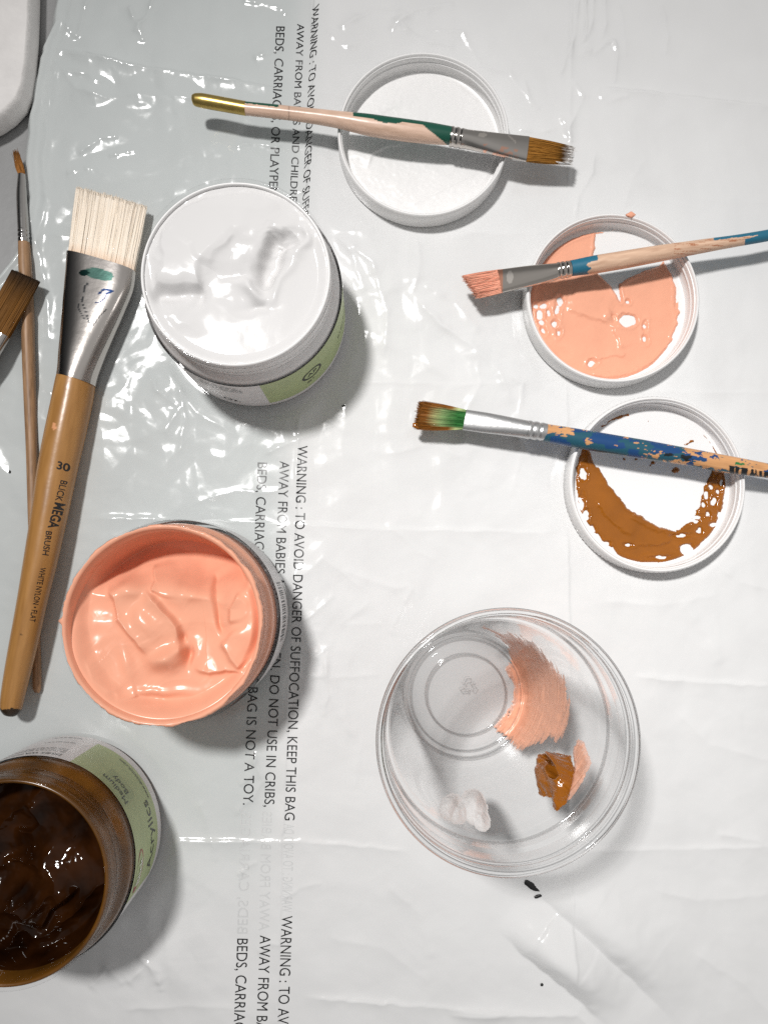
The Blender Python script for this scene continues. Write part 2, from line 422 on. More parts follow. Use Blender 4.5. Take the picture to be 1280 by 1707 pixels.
# wrinkles one can pick out
crease([(688,492),(735,545),(790,580),(830,620),(858,690)], .9, 2.6); crease([(700,470),(760,505),(800,560)], .6, 2.2)
crease([(690,492),(700,430),(694,395)], .4, 2); crease([(830,620),(870,640),(860,720),(900,800)], .5, 2)
crease([(790,575),(800,640),(770,700)], .4, 2); crease([(858,690),(868,760),(850,830)], .4, 2.2)
crease([(560,392),(585,420),(610,490)], .7, 2); crease([(570,396),(620,440),(646,520),(640,600)], .8, 2.2)
crease([(250,610),(262,650),(300,680),(272,730)], .6, 2); crease([(300,640),(310,700),(300,760)], .5, 1.8)
crease([(275,610),(330,690),(400,730)], .4, 2.2)
crease([(48,330),(66,420),(80,500),(84,576)], .8, 2.0); crease([(46,330),(56,400),(70,470)], .5, 1.6)
crease([(70,640),(90,660),(88,700)], .5, 1.6)
crease([(645,60),(690,20),(760,10)], 1.0, 3); crease([(560,52),(620,20),(680,24)], .7, 2.4); crease([(700,50),(770,58),(800,110),(850,122),(870,150),(890,172)], .55, 1.6)
crease([(650,30),(700,70),(760,80)], .8, 2.6); crease([(540,50),(570,75),(600,80)], .5, 1.6)
crease([(975,-30),(976,40),(972,75)], .9, 1.6); crease([(990,-30),(988,30),(978,66)], .7, 1.5); crease([(1006,-30),(1008,40),(1000,75)], .6, 1.6)
crease([(965,-30),(958,60),(940,100),(932,130)], .7, 1.6); crease([(1000,72),(1022,70),(1028,90),(1022,145)], .8, 1.6); crease([(970,80),(990,90),(1010,72)], .6, 1.8)
crease([(950,130),(970,160),(960,190),(940,230)], .6, 1.8); crease([(990,146),(1010,172),(1048,160)], .45, 1.8)
crease([(930,190),(945,215),(952,240)], .6, 1.6); crease([(990,250),(985,290),(962,330),(956,380)], .6, 1.6); crease([(860,215),(900,222),(930,215)], .5, 1.4)
crease([(872,130),(882,170),(900,185)], .5, 1.4); crease([(1100,0),(1112,60),(1108,95)], .5, 1.6); crease([(1030,0),(1040,60),(1042,100)], .35, 2.4)
crease([(460,1010),(490,970),(540,930),(610,985)], .5, 2.4); crease([(500,1040),(540,1010),(560,990)], .5, 1.6); crease([(520,1100),(546,1080),(545,1130)], .4, 1.6)
crease([(540,1080),(545,1160),(538,1200)], .5, 1.4)
crease([(570,950),(660,980),(690,975)], .3, 2.4); crease([(640,870),(700,920),(730,935)], .22, 1.6); crease([(690,975),(660,1030),(650,1060)], .3, 2.4)
crease([(480,820),(390,820),(320,840)], .4, 2); crease([(440,760),(480,740),(530,720)], .5, 1.6)
crease([(420,1250),(440,1300),(420,1330),(390,1360)], .5, 1.8); crease([(430,1250),(420,1290),(400,1310)], .5, 1.6)
crease([(330,1330),(350,1380),(362,1440)], .4, 2.4); crease([(210,1640),(250,1600),(268,1640)], .7, 2.6); crease([(150,1650),(180,1610),(210,1640)], .6, 2.4); crease([(230,1590),(266,1615),(270,1655)], .6, 1.6)
crease([(395,1460),(420,1440),(430,1436)], .4, 1.4); crease([(430,1590),(450,1570),(470,1575)], .4, 1.4)
crease([(470,1500),(500,1480),(540,1470)], .3, 1.6)
crease([(620,1000),(570,1040),(640,1040)], .25, 2.6)
crease([(90,95),(130,150),(180,165),(250,160),(330,168),(420,170)], .8, 3.2); crease([(110,120),(150,128),(190,150)], .7, 2); crease([(95,0),(110,40),(130,70)], .8, 2); crease([(150,-10),(138,40),(128,70)], .7, 1.8)
crease([(215,10),(235,50),(240,75)], .9, 2); crease([(260,-10),(245,30),(225,60)], .8, 1.8); crease([(400,0),(470,16),(480,30)], .8, 1.8); crease([(420,100),(450,92),(480,75)], .7, 1.8)
crease([(130,260),(170,232),(200,228)], .6, 1.6); crease([(180,262),(210,256),(230,252)], .6, 1.4); crease([(110,290),(140,284),(160,280)], .5, 1.4); crease([(390,250),(420,240),(470,248)], .6, 1.6)
crease([(1000,240),(1060,300),(1140,330),(1290,340)], .35, 4); crease([(1040,350),(1050,300),(1080,260)], .3, 3); crease([(700,700),(760,760),(780,830)], .4, 3); crease([(640,760),(720,740),(790,770)], .35, 3)
crease([(1180,930),(1230,970),(1290,985)], .5, 3); crease([(1130,1000),(1180,1060),(1200,1110)], .4, 4); crease([(1120,1180),(1180,1240),(1290,1270)], .4, 4); crease([(560,1180),(600,1240),(590,1320)], .4, 3); crease([(640,1470),(700,1520),(720,1600)], .4, 4)
crease([(1080,1480),(1160,1500),(1290,1490)], .45, 4); crease([(540,1560),(640,1580),(720,1640)], .35, 4); crease([(1000,1000),(1100,1010),(1200,990)], .35, 3); crease([(1190,1390),(1260,1400),(1290,1420)], .4, 2.4)
# added steep folds, shaped to stand in for a diagonal shadow below the tub
crease([(850,1450),(905,1500),(960,1545),(1050,1630),(1140,1720)], 8.5, 9.5, 'shade_fold', .5)
crease([(820,1540),(870,1590),(940,1645),(1020,1720)], 12.5, 8.5, 'shade_fold', .5)
crease([(740,1690),(920,1690),(960,1690),(1000,1730)], .8, 3, 'ridge')
crease([(1150,1585),(1240,1640),(1290,1700)], .4, 4, 'ridge')

def bag_h(x, y, px, py):
    """height of the film (mm) over place x,y (mm)"""
    h = .9 * (fbm(x / 75, y / 75, 1) - .5) + .5 * (fbm(x / 28, y / 28, 5) - .5)
    wgt = crinkle_weight(px, py)
    wx = x + 7 * (fbm(x / 22, y / 22, 11) - .5); wy = y + 7 * (fbm(x / 22, y / 22, 12) - .5)
    patch = sst(.42, .62, fbm(x / 33, y / 33, 21))
    c1 = ridged(wx / 15, wy / 9, 31, 2); c2 = ridged((wx * .8 + wy * .6) / 6.5, (wy * .8 - wx * .6) / 11, 33, 2)
    h = h + wgt * (.36 * (c1 - .35) * (.3 + .7 * patch) + .20 * (c2 - .35) * patch)
    h = h + (.38 + 1.05 * wgt) * crumple(x, y)
    h = h + .05 * (ridged(wx / 8, wy / 8, 36, 2) - .35) + .55 * (ridged(wx / 60 + .3 * wy / 60, wy / 45, 38, 2) - .35)
    for (pts, amp, w, kind, tp) in CR:
        pad = 100 if kind == 'shade_fold' else 45; lo = pts.min(0) - pad; hi = pts.max(0) + pad
        m = (x > lo[0]) & (x < hi[0]) & (y > lo[1]) & (y < hi[1])
        if not m.any(): continue
        xx = x[m] + .9 * (vn(x[m] / 5, y[m] / 5, 61) - .5); yy = y[m] + .9 * (vn(x[m] / 5, y[m] / 5, 62) - .5)
        d, t, s = poly_dist(xx, yy, pts)
        env = sst(-.001, tp, t) * sst(1.001, 1 - tp, t) if tp else 1
        env = env * (.65 + .7 * vn(t * 7, t * 0, 70)) if kind != 'shade_fold' else env
        if kind == 'ridge': add = amp * np.exp(-(d / w) ** 1.15)
        elif kind == 'over': add = 1.5 * amp * np.exp(-np.abs(d) / w * np.where(s > 0, .5, 2.4)) 
        else:
            add = amp * np.where(s < 0, (1 - np.exp(-(d / w) ** 1.0)) * np.exp(-(d / (w * 2.6)) ** 2), 0) * 1.5 
        h[m] = h[m] + add * env
    return h
# jars, tub and lids press the film flat
JW = {'white': W(392, 453, .068), 'peach': W(271, 1041, .068), 'brown': W(117, 1381, 0), 'cup': W(774, 1155, 0)}
LW = {'white': W(706, 222, .014), 'peach': W(1022, 495, .014), 'brown': W(1096, 806, .014)}
for k, r in (('white', 47), ('peach', 47), ('brown', 47), ('cup', 31)): FOOT.append((JW[k][0] * 1000, JW[k][1] * 1000, r))
for k in LW: FOOT.append((LW[k][0] * 1000, LW[k][1] * 1000, 46))
def bag_full(x, y):
    px, py = PX(x / 1000, y / 1000, 0)
    h = bag_h(x, y, px, py)
    for (cx, cy, r) in FOOT:
        m = sst(r + 9, r + .5, np.hypot(x - cx, y - cy)); h = h * (1 - m) + (-.12) * m
    return h
BZ = bag_full(BX, BY)
edge = (BX - xl[None, :])
BZ = BZ * sst(0, 12, edge) + 1.6 * np.exp(-((edge - 3.5) / 2.6) ** 2) - 2.2 * np.exp(-(edge / 1.4) ** 1.5) + .7 * np.exp(-((edge - 11) / 2.2) ** 2)
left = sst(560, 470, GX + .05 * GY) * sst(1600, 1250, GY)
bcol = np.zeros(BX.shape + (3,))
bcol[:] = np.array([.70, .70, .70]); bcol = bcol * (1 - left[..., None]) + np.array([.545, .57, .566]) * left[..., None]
bagV = np.stack([BX, BY, BZ], -1).reshape(-1, 3) / 1000
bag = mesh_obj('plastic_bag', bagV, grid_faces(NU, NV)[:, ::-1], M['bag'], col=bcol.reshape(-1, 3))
bag['label'] = 'white glossy plastic bag with printed black warning, spread flat under everything'; bag['category'] = 'plastic bag'

def film_z(x, y):
    return bag_full(np.asarray(x, float), np.asarray(y, float))
def print_line(s, p0, p1, cap_px, m, name, xs_len=True, shear=0., flip=False, dz=.22):
    """letters along p0 -> p1 (photo points), capitals cap_px high, standing to the right of travel"""
    a = w2(p0); b = w2(p1); d = b - a; L = np.hypot(*d); d = d / L
    n = np.array([-d[1], d[0]])
    cap = cap_px * .315
    V, T = text2d(s, 1.0, offset=-.002); wdt = V[:, 0].max() - V[:, 0].min(); V[:, 0] -= V[:, 0].min()
    V[:, 0] *= L / wdt; V[:, 1] *= cap
    if flip: V[:, 0] = L - V[:, 0]
    V, T = refine(V, T, 1.3)
    X = a[0] + d[0] * V[:, 0] + n[0] * V[:, 1] + shear * d[0] * V[:, 1]
    Y = a[1] + d[1] * V[:, 0] + n[1] * V[:, 1] + shear * d[1] * V[:, 1]
    Z = film_z(X, Y) + dz
    return np.stack([X, Y, Z], -1) / 1000, T
def print_part(name, lines, m):
    VV = []; TT = []; k = 0
    for l in lines:
        V, T = l; VV.append(V); TT.append(T + k); k += len(V)
    return mesh_obj(name, np.concatenate(VV), np.concatenate(TT), m, bag, smooth=False)
ROOT[bag.name] = np.zeros(3)
L1 = 'WARNING : TO AVOID DANGER OF SUFFOCATION, KEEP THIS BAG'
L2 = 'AWAY FROM BABIES AND CHILDREN. DO NOT USE IN CRIBS,'
L3 = 'BEDS, CARRIAGES, OR PLAYPENS. THIS BAG IS NOT A TOY.'
# the lines run down the picture, so letters stand to the right (+x): travel is downwards, up-normal points right
print_part('warning_text', [print_line(L1, (521,16), (492,580), 12, M['ink'], '', shear=-.9), print_line(L2, (496,42), (474,560), 13, M['ink'], ''),
                            print_line(L3, (461,46), (437,580), 16, M['ink'], '')], M['ink'])
print_part('warning_text', [print_line(L1, (497,743), (475,1366), 17, M['ink'], ''), print_line(L2, (467,769), (441,1344), 17, M['ink'], ''),
                            print_line(L3, (430,771), (406,1340), 17, M['ink'], '')], M['ink'])
print_part('warning_text', [print_line(L1, (470,1526), (446,2180), 18, M['ink'], ''), print_line(L2, (434,1558), (410,2160), 18, M['ink'], ''),
                            print_line(L3, (396,1564), (374,2160), 18, M['ink'], '')], M['ink'])
print_part('show_through_text', [print_line('WARNING : TO AVOID DA', (474,1372), (470,1520), 17, M['faint'], '', flip=True, dz=.12),
                                 print_line('AWAY FROM BABIES', (437,1352), (432,1550), 17, M['faint'], '', flip=True, dz=.12),
                                 print_line('BEDS, CARRIAGES,', (402,1348), (396,1556), 17, M['faint'], '', flip=True, dz=.12)], M['faint'])

# ------------------------------------------------------------------ paint surfaces
def field(name, m, parent, c, rad, step, fn, smooth=True, skirt=.0):
    """a paint surface: fn(px,py,x,y) -> height in mm (nan where there is no paint); x,y mm from centre c"""
    n = int(rad * 2 / step) + 1; g = np.linspace(-rad, rad, n)
    X, Y = np.meshgrid(g, g, indexing='ij')
    px, py = PX(X / 1000 + c[0], Y / 1000 + c[1], c[2])
    Z = fn(px, py, X, Y); ok = ~np.isnan(Z)
    k = ok[:-1, :-1] & ok[1:, :-1] & ok[1:, 1:] & ok[:-1, 1:]
    V = np.stack([X / 1000 + c[0], Y / 1000 + c[1], np.nan_to_num(Z) / 1000 + c[2]], -1).reshape(-1, 3)
    f = grid_faces(n, n)[k.ravel()]
    V, f, _ = compact(V, f)
    return mesh_obj(name, V, f, m, parent)
def disc_field(name, m, parent, c, rad, nr, na, fn, zlook=.06):
    """a round paint surface with a clean edge"""
    r = rad * np.linspace(0.01, 1, nr) ** .7 ; a = np.linspace(0, 2 * math.pi, na, endpoint=False)
    X = r[:, None] * np.cos(a); Y = r[:, None] * np.sin(a)
    px, py = PX(X / 1000 + c[0], Y / 1000 + c[1], c[2] + zlook)
    Z = fn(px, py, X, Y)
    V = np.stack([X / 1000 + c[0], Y / 1000 + c[1], Z / 1000 + c[2]], -1).reshape(-1, 3)
    f = [tuple(q) for q in grid_faces(nr, na, True)] + [tuple(range(na))]
    return mesh_obj(name, V, f, m, parent)
def cliff(px, py, pts, amp, w, L):
    """a fold in thick paint: sharp drop on one side, easing off on the other"""
    d, t, s = poly_dist(px, py, pts); env = sst(0, .18, t) * sst(1, .82, t)
    return amp * env * np.where(s > 0, np.exp(-d / L), np.exp(-(d / w) ** 2))
def bumpg(px, py, cx, cy, rx, ry, a=0.):
    dx = px - cx; dy = py - cy; c, s = math.cos(a), math.sin(a)
    return np.exp(-(((dx * c + dy * s) / rx) ** 2 + ((-dx * s + dy * c) / ry) ** 2))

# ------------------------------------------------------------------ jars
SHELL = [(0,.3),(43,.3),(45.4,.8),(46.3,2.2),(46.4,4),(46.4,46.5),(46.2,48.4),(45,50.2),(43.6,51.4),(43.1,52.5),(43.1,54),(43.7,54.6),(43.9,55.3),(43.7,56),(43.1,56.6),
         (43.1,59.2),(43.7,59.8),(43.9,60.5),(43.7,61.2),(43.1,61.8),(43.1,65.6),(43.5,66.4),(43.4,67.3),(42.9,67.9),(42.2,68),(41.6,67.7),(41.3,67)]
def jar(label, key):
    c = JW[key]; c = np.array([c[0], c[1], 0.]); t = thing('paint_jar', c, label, 'jar', 'open paint jars')
    return t, c
def jar_shell(t, c, m):
    inner = [(41.2,54),(42.6,51.5),(44.6,48.5),(44.9,46),(44.9,5),(44,3),(0,2.6)]
    V, f = lathe(SHELL, c, 160); o = mesh_obj('clear_shell', V, f, m, t); return o
def wrap(c, r, th0, z, V):
    """flat (mm along, mm up) -> on a cylinder, reading left to right as seen from outside"""
    th = th0 + V[:, 0] / r; return np.stack([c[0] + r / 1000 * np.cos(th), c[1] + r / 1000 * np.sin(th), c[2] + (z + V[:, 1]) / 1000], -1)
def patch(c, r, th0, th1, z0, z1, n=60, nz=3):
    a = np.linspace(th0, th1, n); z = np.linspace(z0, z1, nz)
    V = np.stack([c[0] + r / 1000 * np.cos(a)[:, None] + 0 * z, c[1] + r / 1000 * np.sin(a)[:, None] + 0 * z, c[2] + z[None] / 1000 + 0 * a[:, None]], -1).reshape(-1, 3)
    return V, grid_faces(n, nz)
def wrap_text(parts, c, r):
    VV = []; TT = []; k = 0
    for (s, th, z, cap, xs) in parts:
        V, T = text2d(s, cap, xs); V[:, 0] -= (V[:, 0].max() + V[:, 0].min()) / 2; V, T = refine(V, T, 2.0)
        VV.append(wrap(c, r, math.radians(th), z, V)); TT.append(T + k); k += len(V)
    return np.concatenate(VV), np.concatenate(TT)
def dashes(c, r, th0, th1, zs, seed=1):
    """rows of print too small to read in the photo"""
    rr = random.Random(seed); VV = []; TT = []; k = 0
    for z in zs:
        a = th0; end = th1 - rr.uniform(0, 7)
        while a < end:
            w = rr.uniform(1.0, 4.2)
            V, T = patch(c, r, math.radians(a), math.radians(min(a + w, end)), z, z + .55, 4, 2)
            VV.append(V); TT.append(T + k); k += len(V); a += w + .8
    return np.concatenate(VV), np.concatenate(TT)
def ring_pts(c, r, z, n=48): return [(c[0] + r * math.cos(a), c[1] + r * math.sin(a), z) for a in np.linspace(0, 2 * math.pi, n, endpoint=False)]

# white jar ------------------------------------------------------------
t, c = jar('open jar full of smooth white paint, green seal block on its label', 'white')
V, f = lathe([(0,3),(44.6,3.2),(45.5,6),(45.5,46.5),(44.6,49.4),(42.6,51.6),(42.2,53),(42.3,65.6),(41.6,66.9),(40.9,66.2),(40.9,60)], c, 128); mesh_obj('paint_body', V, f, M['white_lightened'], t)  # lighter tone than the paint on top, brightening the jar's shaded side
def white_surface(px, py, X, Y):
    r = np.hypot(X, Y)
    px0, py0 = px, py; px = px0 + 26 * (fbm(px0 / 40, py0 / 40, 14, 2) - .5); py = py0 + 26 * (fbm(px0 / 40, py0 / 40, 15, 2) - .5)
    plate = [(262,474),(257,432),(268,392),(296,356),(345,328),(400,317),(455,320),(510,345),(545,400),(480,430),(390,420),(345,440),(333,480)]
    sd = poly_sd(px, py, plate)
    fade = sst(560, 380, px + .45 * (py - 400))
    h = 63.2 + 3.6 * sst(-1, 1, (sd + 3 * (fbm(px / 30, py / 30, 4) - .5)) / (8 + 30 * sst(320, 390, px) + 14 * sst(285, 250, px))) * (.15 + .85 * fade)
    h += .9 * (fbm(px / 95, py / 95, 8, 2) - .5) + .06 * (fbm(px / 30, py / 30, 9, 2) - .5)
    h += -3.4 * bumpg(px, py, 285, 487, 42, 20, .1) - 2.0 * bumpg(px, py, 330, 492, 13, 22)
    dent = [(433,474),(448,440),(466,410),(492,392)]
    d, tt, s = poly_dist(px, py, dent)
    h += -7.0 * np.exp(-(d / 15) ** 3) * sst(-.1, .25, tt) * sst(1.1, .7, tt) + 1.6 * np.exp(-((d - 26) / 10) ** 2) * sst(470, 500, px + .5 * (py - 430))
    h += .5 * np.exp(-(np.hypot(px - 470, py - 402) / 24) ** 2) * .8 * (vn(px / 7, py / 4, 17) - .5) * 2
    h += 3.2 * bumpg(px, py, 416, 482, 22, 11, .3) - 1.8 * bumpg(px, py, 420, 505, 26, 9)
    h += 1.0 * bumpg(px, py, 295, 535, 38, 14, .5)
    h += .5 * cliff(px, py, [(345,440),(365,415),(400,400)], 1.2, 6, 40)
    edge_ = sst(36.0, 40.8, r)
    return h * (1 - edge_) + edge_ * (65.0 + .5 * (fbm(px / 25, py / 25, 3) - .5))
disc_field('paint_surface', M['white_paint'], t, c, 41.0, 260, 420, white_surface, .064)
jar_shell(t, c, M['clear'])
LR = 46.55
V, f = patch(c, LR, math.radians(-175), math.radians(95), 4.5, 46, 140, 3)
lab = mesh_obj('label', V, f, M['label'], t)
g0, g1 = -80, 22
V, f = patch(c, LR + .1, math.radians(g0), math.radians(g1), 9, 46.1, 70, 3); mesh_obj('green_block', V, f, M['green'], lab)
# seal: oval ring with letters
sth, sz = math.radians(-48), 27
q = np.linspace(0, 2 * math.pi, 49)
ringV = np.concatenate([np.stack([6.2 * np.cos(q), 6.2 * np.sin(q)], -1), np.stack([4.9 * np.cos(q), 4.9 * np.sin(q)], -1)])
ringF = np.array([(i, i + 1, 49 + i + 1, 49 + i) for i in range(48)])
A_, B_ = wrap_text([('AP', -48, 25, 4.6, .8)], c, LR + .22)
rv = wrap(c, LR + .22, sth, sz, ringV)
seal_V = np.concatenate([rv, A_]); seal_F = [tuple(x) for x in ringF] + [tuple(x + len(rv)) for x in B_]
d1, d2 = dashes(c, LR + .22, -53, -43, (17.5, 16), 5)
seal_F += [tuple(x + len(seal_V)) for x in d2]; seal_V = np.concatenate([seal_V, d1])
mesh_obj('seal', seal_V, seal_F, M['ink'], lab, smooth=False)
d1, d2 = dashes(c, LR + .2, -118, -88, (41, 38.6, 36.2, 33.8), 2); mesh_obj('small_print', d1, d2, M['ink'], lab, smooth=False)
V, T = wrap_text([('Oz.', -103, 12, 5.0, .9)], c, LR + .2); mesh_obj('printed_word', V, T, M['ink'], lab, smooth=False)
d1, d2 = dashes(c, LR + .2, -21, 4, (26, 24.3), 9); mesh_obj('small_print', d1, d2, M['ink'], lab, smooth=False)

# peach jar ------------------------------------------------------------
t, c = jar('open clear jar with scooped glossy peach paint smeared over its rim', 'peach')
def noisy_ring(prof, c, n, amp, seed, ztop):
    V, f = lathe(prof, c, n); V = V.reshape(len(prof), n, 3)
    a = np.linspace(0, 2 * math.pi, n, endpoint=False); return V, f, a
wallp = dense([(44.2,7),(44.6,12),(44.7,46),(44.2,48.2),(42.4,51),(42.05,53),(42.05,64.6),(41.4,65.2),(40.8,64.4),(40.3,60),(40.0,50),(40.0,20)], 1.2)
V, f = lathe(wallp, c, 240); V = V.reshape(len(wallp), 240, 3); a = np.linspace(0, 2 * math.pi, 240, endpoint=False)
zz = (V[:, :, 2] - c[2]) * 1000; rr_ = np.hypot(V[:, :, 0] - c[0], V[:, :, 1] - c[1]) * 1000
inn = (np.arange(len(wallp)) > 40)[:, None]
dr = np.where(rr_ < 41, .9 * (fbm(a[None] * 7 + 0 * zz, zz / 9, 51) - .5), 0)
V[:, :, 0] += dr / 1000 * np.cos(a); V[:, :, 1] += dr / 1000 * np.sin(a)
mesh_obj('paint_coat', V.reshape(-1, 3), f, M['peach'], t)
def peach_surface(px, py, X, Y):
    r = np.hypot(X, Y); px0, py0 = px, py
    px = px0 + 16 * (fbm(px0 / 48, py0 / 48, 71, 2) - .5); py = py0 + 16 * (fbm(px0 / 48, py0 / 48, 72, 2) - .5)
    h = 36 + 20 * sst(920, 1000, py + 10 * np.sin(px / 34) - .0009 * (px - 290) ** 2 * np.sign(py) * -1) + 3 * sst(300, 130, px) * sst(980, 1080, py) + 1.5 * sst(1060, 1170, py)
    h += 3.0 * (fbm(px / 70, py / 70, 81, 2) - .5) + .35 * (fbm(px / 24, py / 24, 82, 2) - .5)
    h += cliff(px, py, [(176,968),(196,1000),(206,1035),(240,1062),(262,1092)], 4.2, 7, 34)
    h += cliff(px, py, [(318,1102),(306,1078),(296,1040),(270,1005),(240,985)], 4.0, 6, 42)
    h += cliff(px, py, [(348,950),(362,985),(366,1020),(376,1066)], -3.6, 5, 26)
    h += cliff(px, py, [(330,1112),(352,1118),(380,1106),(420,1118)], 2.6, 5, 30)
    h += 5.0 * sst(330, 420, px) * sst(1130, 1040, py) * sst(930, 1000, py)
    h += 6.0 * bumpg(px, py, 288, 1096, 24, 19) ; h += -5.5 * bumpg(px, py, 320, 1092, 8, 15) - 3 * bumpg(px, py, 308, 1064, 7, 9)
    h += cliff(px, py, [(372,1066),(388,1084),(410,1110)], 3.0, 6, 26)
    h += 4.0 * bumpg(px, py, 215, 975, 26, 20, .4) + 2.4 * bumpg(px, py, 285, 965, 20, 30, -.4) + 2.2 * bumpg(px, py, 330, 985, 16, 22)
    h += cliff(px, py, [(150,1090),(170,1130),(215,1160)], 1.5, 4, 22) + cliff(px, py, [(205,1166),(225,1158),(240,1152)], 1.4, 3, 12) + cliff(px, py, [(120,1010),(135,1045),(128,1080)], 1.6, 4, 20)
    h += cliff(px, py, [(405,985),(385,1010),(392,1040)], 2.0, 4, 22) + cliff(px, py, [(250,940),(262,965),(258,990)], 2.4, 4, 20) + .8 * (ridged(px / 60, py / 46, 84, 1) - .4)
    h += 2.2 * bumpg(px, py, 250, 1035, 30, 14, .7) + 1.6 * bumpg(px, py, 222, 1106, 12, 26, -.3)
    h += 1.0 * bumpg(px, py, 275, 1148, 50, 7) - .8 * bumpg(px, py, 275, 1158, 50, 7) + .9 * bumpg(px, py, 190, 1150, 12, 5)
    h +=   .09 * (vn((px + py) / 6, (px - py) / 34, 75) - .5) * sst(.45, .62, fbm(px0 / 50, py0 / 50, 76)) + .06 * (vn((px - .6 * py) / 5, (py + .6 * px) / 40, 77) - .5) * sst(.5, .64, fbm(px0 / 44, py0 / 44, 78))
    low = sst(-10, 34, -Y + .4 * -X)
    e_ = sst(37 - 4 * low, 40.6, r)
    up = 58.5 + 6.5 * low
    return h * (1 - e_) + e_ * up
disc_field('paint_surface', M['peach'], t, c, 40.6, 280, 480, peach_surface, .054)
jar_shell(t, c, M['clear'])
# smear along the rim
n = 420; a = np.linspace(0, 2 * math.pi, n, endpoint=False)
ro = 42.8 + 1.8 * (fbm(a * 6, a * 0, 91) - .45) + .35 * (vn(a * 44, a * 0, 92) - .5) + 1.8 * np.exp(-((a - math.radians(178)) / .025) ** 2); zi = 67.0 + 0 * a
prof = np.stack([np.stack([40.0 + 0 * a, 58 + 0 * a], -1), np.stack([40.9 + 0 * a, 67.6 + 0 * a], -1), np.stack([41.9 + 0 * a, 68.55 + .5 * (fbm(a * 8, a * 0, 93) - .5)], -1),
                 np.stack([(ro + 42) / 2, 68.5 + 0 * a], -1), np.stack([ro, 67.9 - .6 * vn(a * 9, a * 0, 94)], -1), np.stack([ro - .1, 66.9 - 1.4 * vn(a * 10, a * 0, 95)], -1)], 0)
V = np.stack([c[0] + prof[..., 0] / 1000 * np.cos(a), c[1] + prof[..., 0] / 1000 * np.sin(a), prof[..., 1] / 1000], -1)
mesh_obj('rim_smear', V.reshape(-1, 3), grid_faces(6, n, True), M['peach'], t)
V, f = patch(c, LR, math.radians(-60), math.radians(150), 3.5, 36, 110, 3); lab = mesh_obj('label', V, f, M['label'], t)
VV = []; TT = []; k = 0; rr = random.Random(4); ang = -14
while ang < 22:
    w = rr.choice((.35, .35, .7, 1.0)); V, f = patch(c, LR + .12, math.radians(ang), math.radians(ang + w), 14, 27, 3, 2); VV.append(V); TT.append(f + k); k += len(V); ang += w + rr.choice((.5, .8, 1.2))
mesh_obj('barcode', np.concatenate(VV), np.concatenate(TT), M['ink'], lab, smooth=False)

# brown jar ------------------------------------------------------------
t, c = jar('open jar of glossy dark brown paint with white and green label, cut by frame', 'brown')
V, f = lathe([(0,2),(45,2.2),(45.6,5),(45.6,46.5),(44.8,49.2),(42.8,51.4),(42.3,53),(42.3,66),(41.4,67.2),(40.4,66.2),(40.2,54),(40.2,40)], c, 160); mesh_obj('paint_coat', V, f, M['amber'], t)
def brown_surface(px, py, X, Y):
    r = np.hypot(X, Y)
    wx = px + 40 * (fbm(px / 60, py / 60, 101) - .5); wy = py + 40 * (fbm(px / 60, py / 60, 102) - .5)
    h = 46 + 11 * (ridged(wx / 92, wy / 70, 103, 1) - .25) + 6.5 * (ridged((wx + wy) / 62, (wy - wx) / 120, 105, 1) - .25) + .5 * (fbm(px / 24, py / 24, 106, 2) - .5)
    h += -5 * bumpg(px, py, 15, 1450, 45, 30) + cliff(px, py, [(60,1560),(80,1520),(130,1480)], 4, 5, 20) + cliff(px, py, [(40,1340),(60,1380),(45,1395),(10,1392)], 3, 4, 18)
    e_ = sst(36, 40.6, r); return h * (1 - e_) + e_ * 57
disc_field('paint_surface', M['dark'], t, c, 40.6, 240, 420, brown_surface, .05)
jar_shell(t, c, M['clear'])
V, f = patch(c, LR, math.radians(-70), math.radians(190), 3, 44, 140, 3); lab = mesh_obj('label', V, f, M['label'], t)
V, f = patch(c, LR + .1, math.radians(-24), math.radians(70), 9, 44.1, 70, 3); mesh_obj('green_block', V, f, M['green'], lab)
V, f = patch(c, LR + .16, math.radians(30), math.radians(51), 27, 43, 20, 3); mesh_obj('dark_green_square', V, f, M['dgreen'], lab)
for row in ([('Medium', 41, 36.5, 4.2, .95), ('Body', 41, 30.6, 4.2, .95)], [('Acrylics', 4, 16, 7.5, 1.0)], [('www.dickblick.com', 38, 12, 2.5, .9)], [('DRIES WATERPROOF', 99, 38, 3.0, .9)]):
    V, T = wrap_text(row, c, LR + .24); mesh_obj('label_text', V, T, M['ink'], lab, smooth=False)
q = np.linspace(0, 2 * math.pi, 40, endpoint=False); ov = np.stack([10 * np.cos(q), 4.6 * np.sin(q)], -1)
V = wrap(c, LR + .2, math.radians(-9), 36.5, ov); mesh_obj('red_oval', V, [tuple(range(40))], M['red'], lab, smooth=False)
V, T = wrap_text([('Blick', -9, 34, 5.0, .9)], c, LR + .5); mesh_obj('logo_text', V, T, M['white_plastic'], lab, smooth=False)
d1, d2 = dashes(c, LR + .2, 78, 118, (34, 31.5, 29), 12); mesh_obj('small_print', d1, d2, M['ink'], lab, smooth=False)
d1, d2 = dashes(c, LR + .2, 80, 100, (17, 7.5), 13); mesh_obj('small_print', d1, d2, M['ink'], lab, smooth=False)

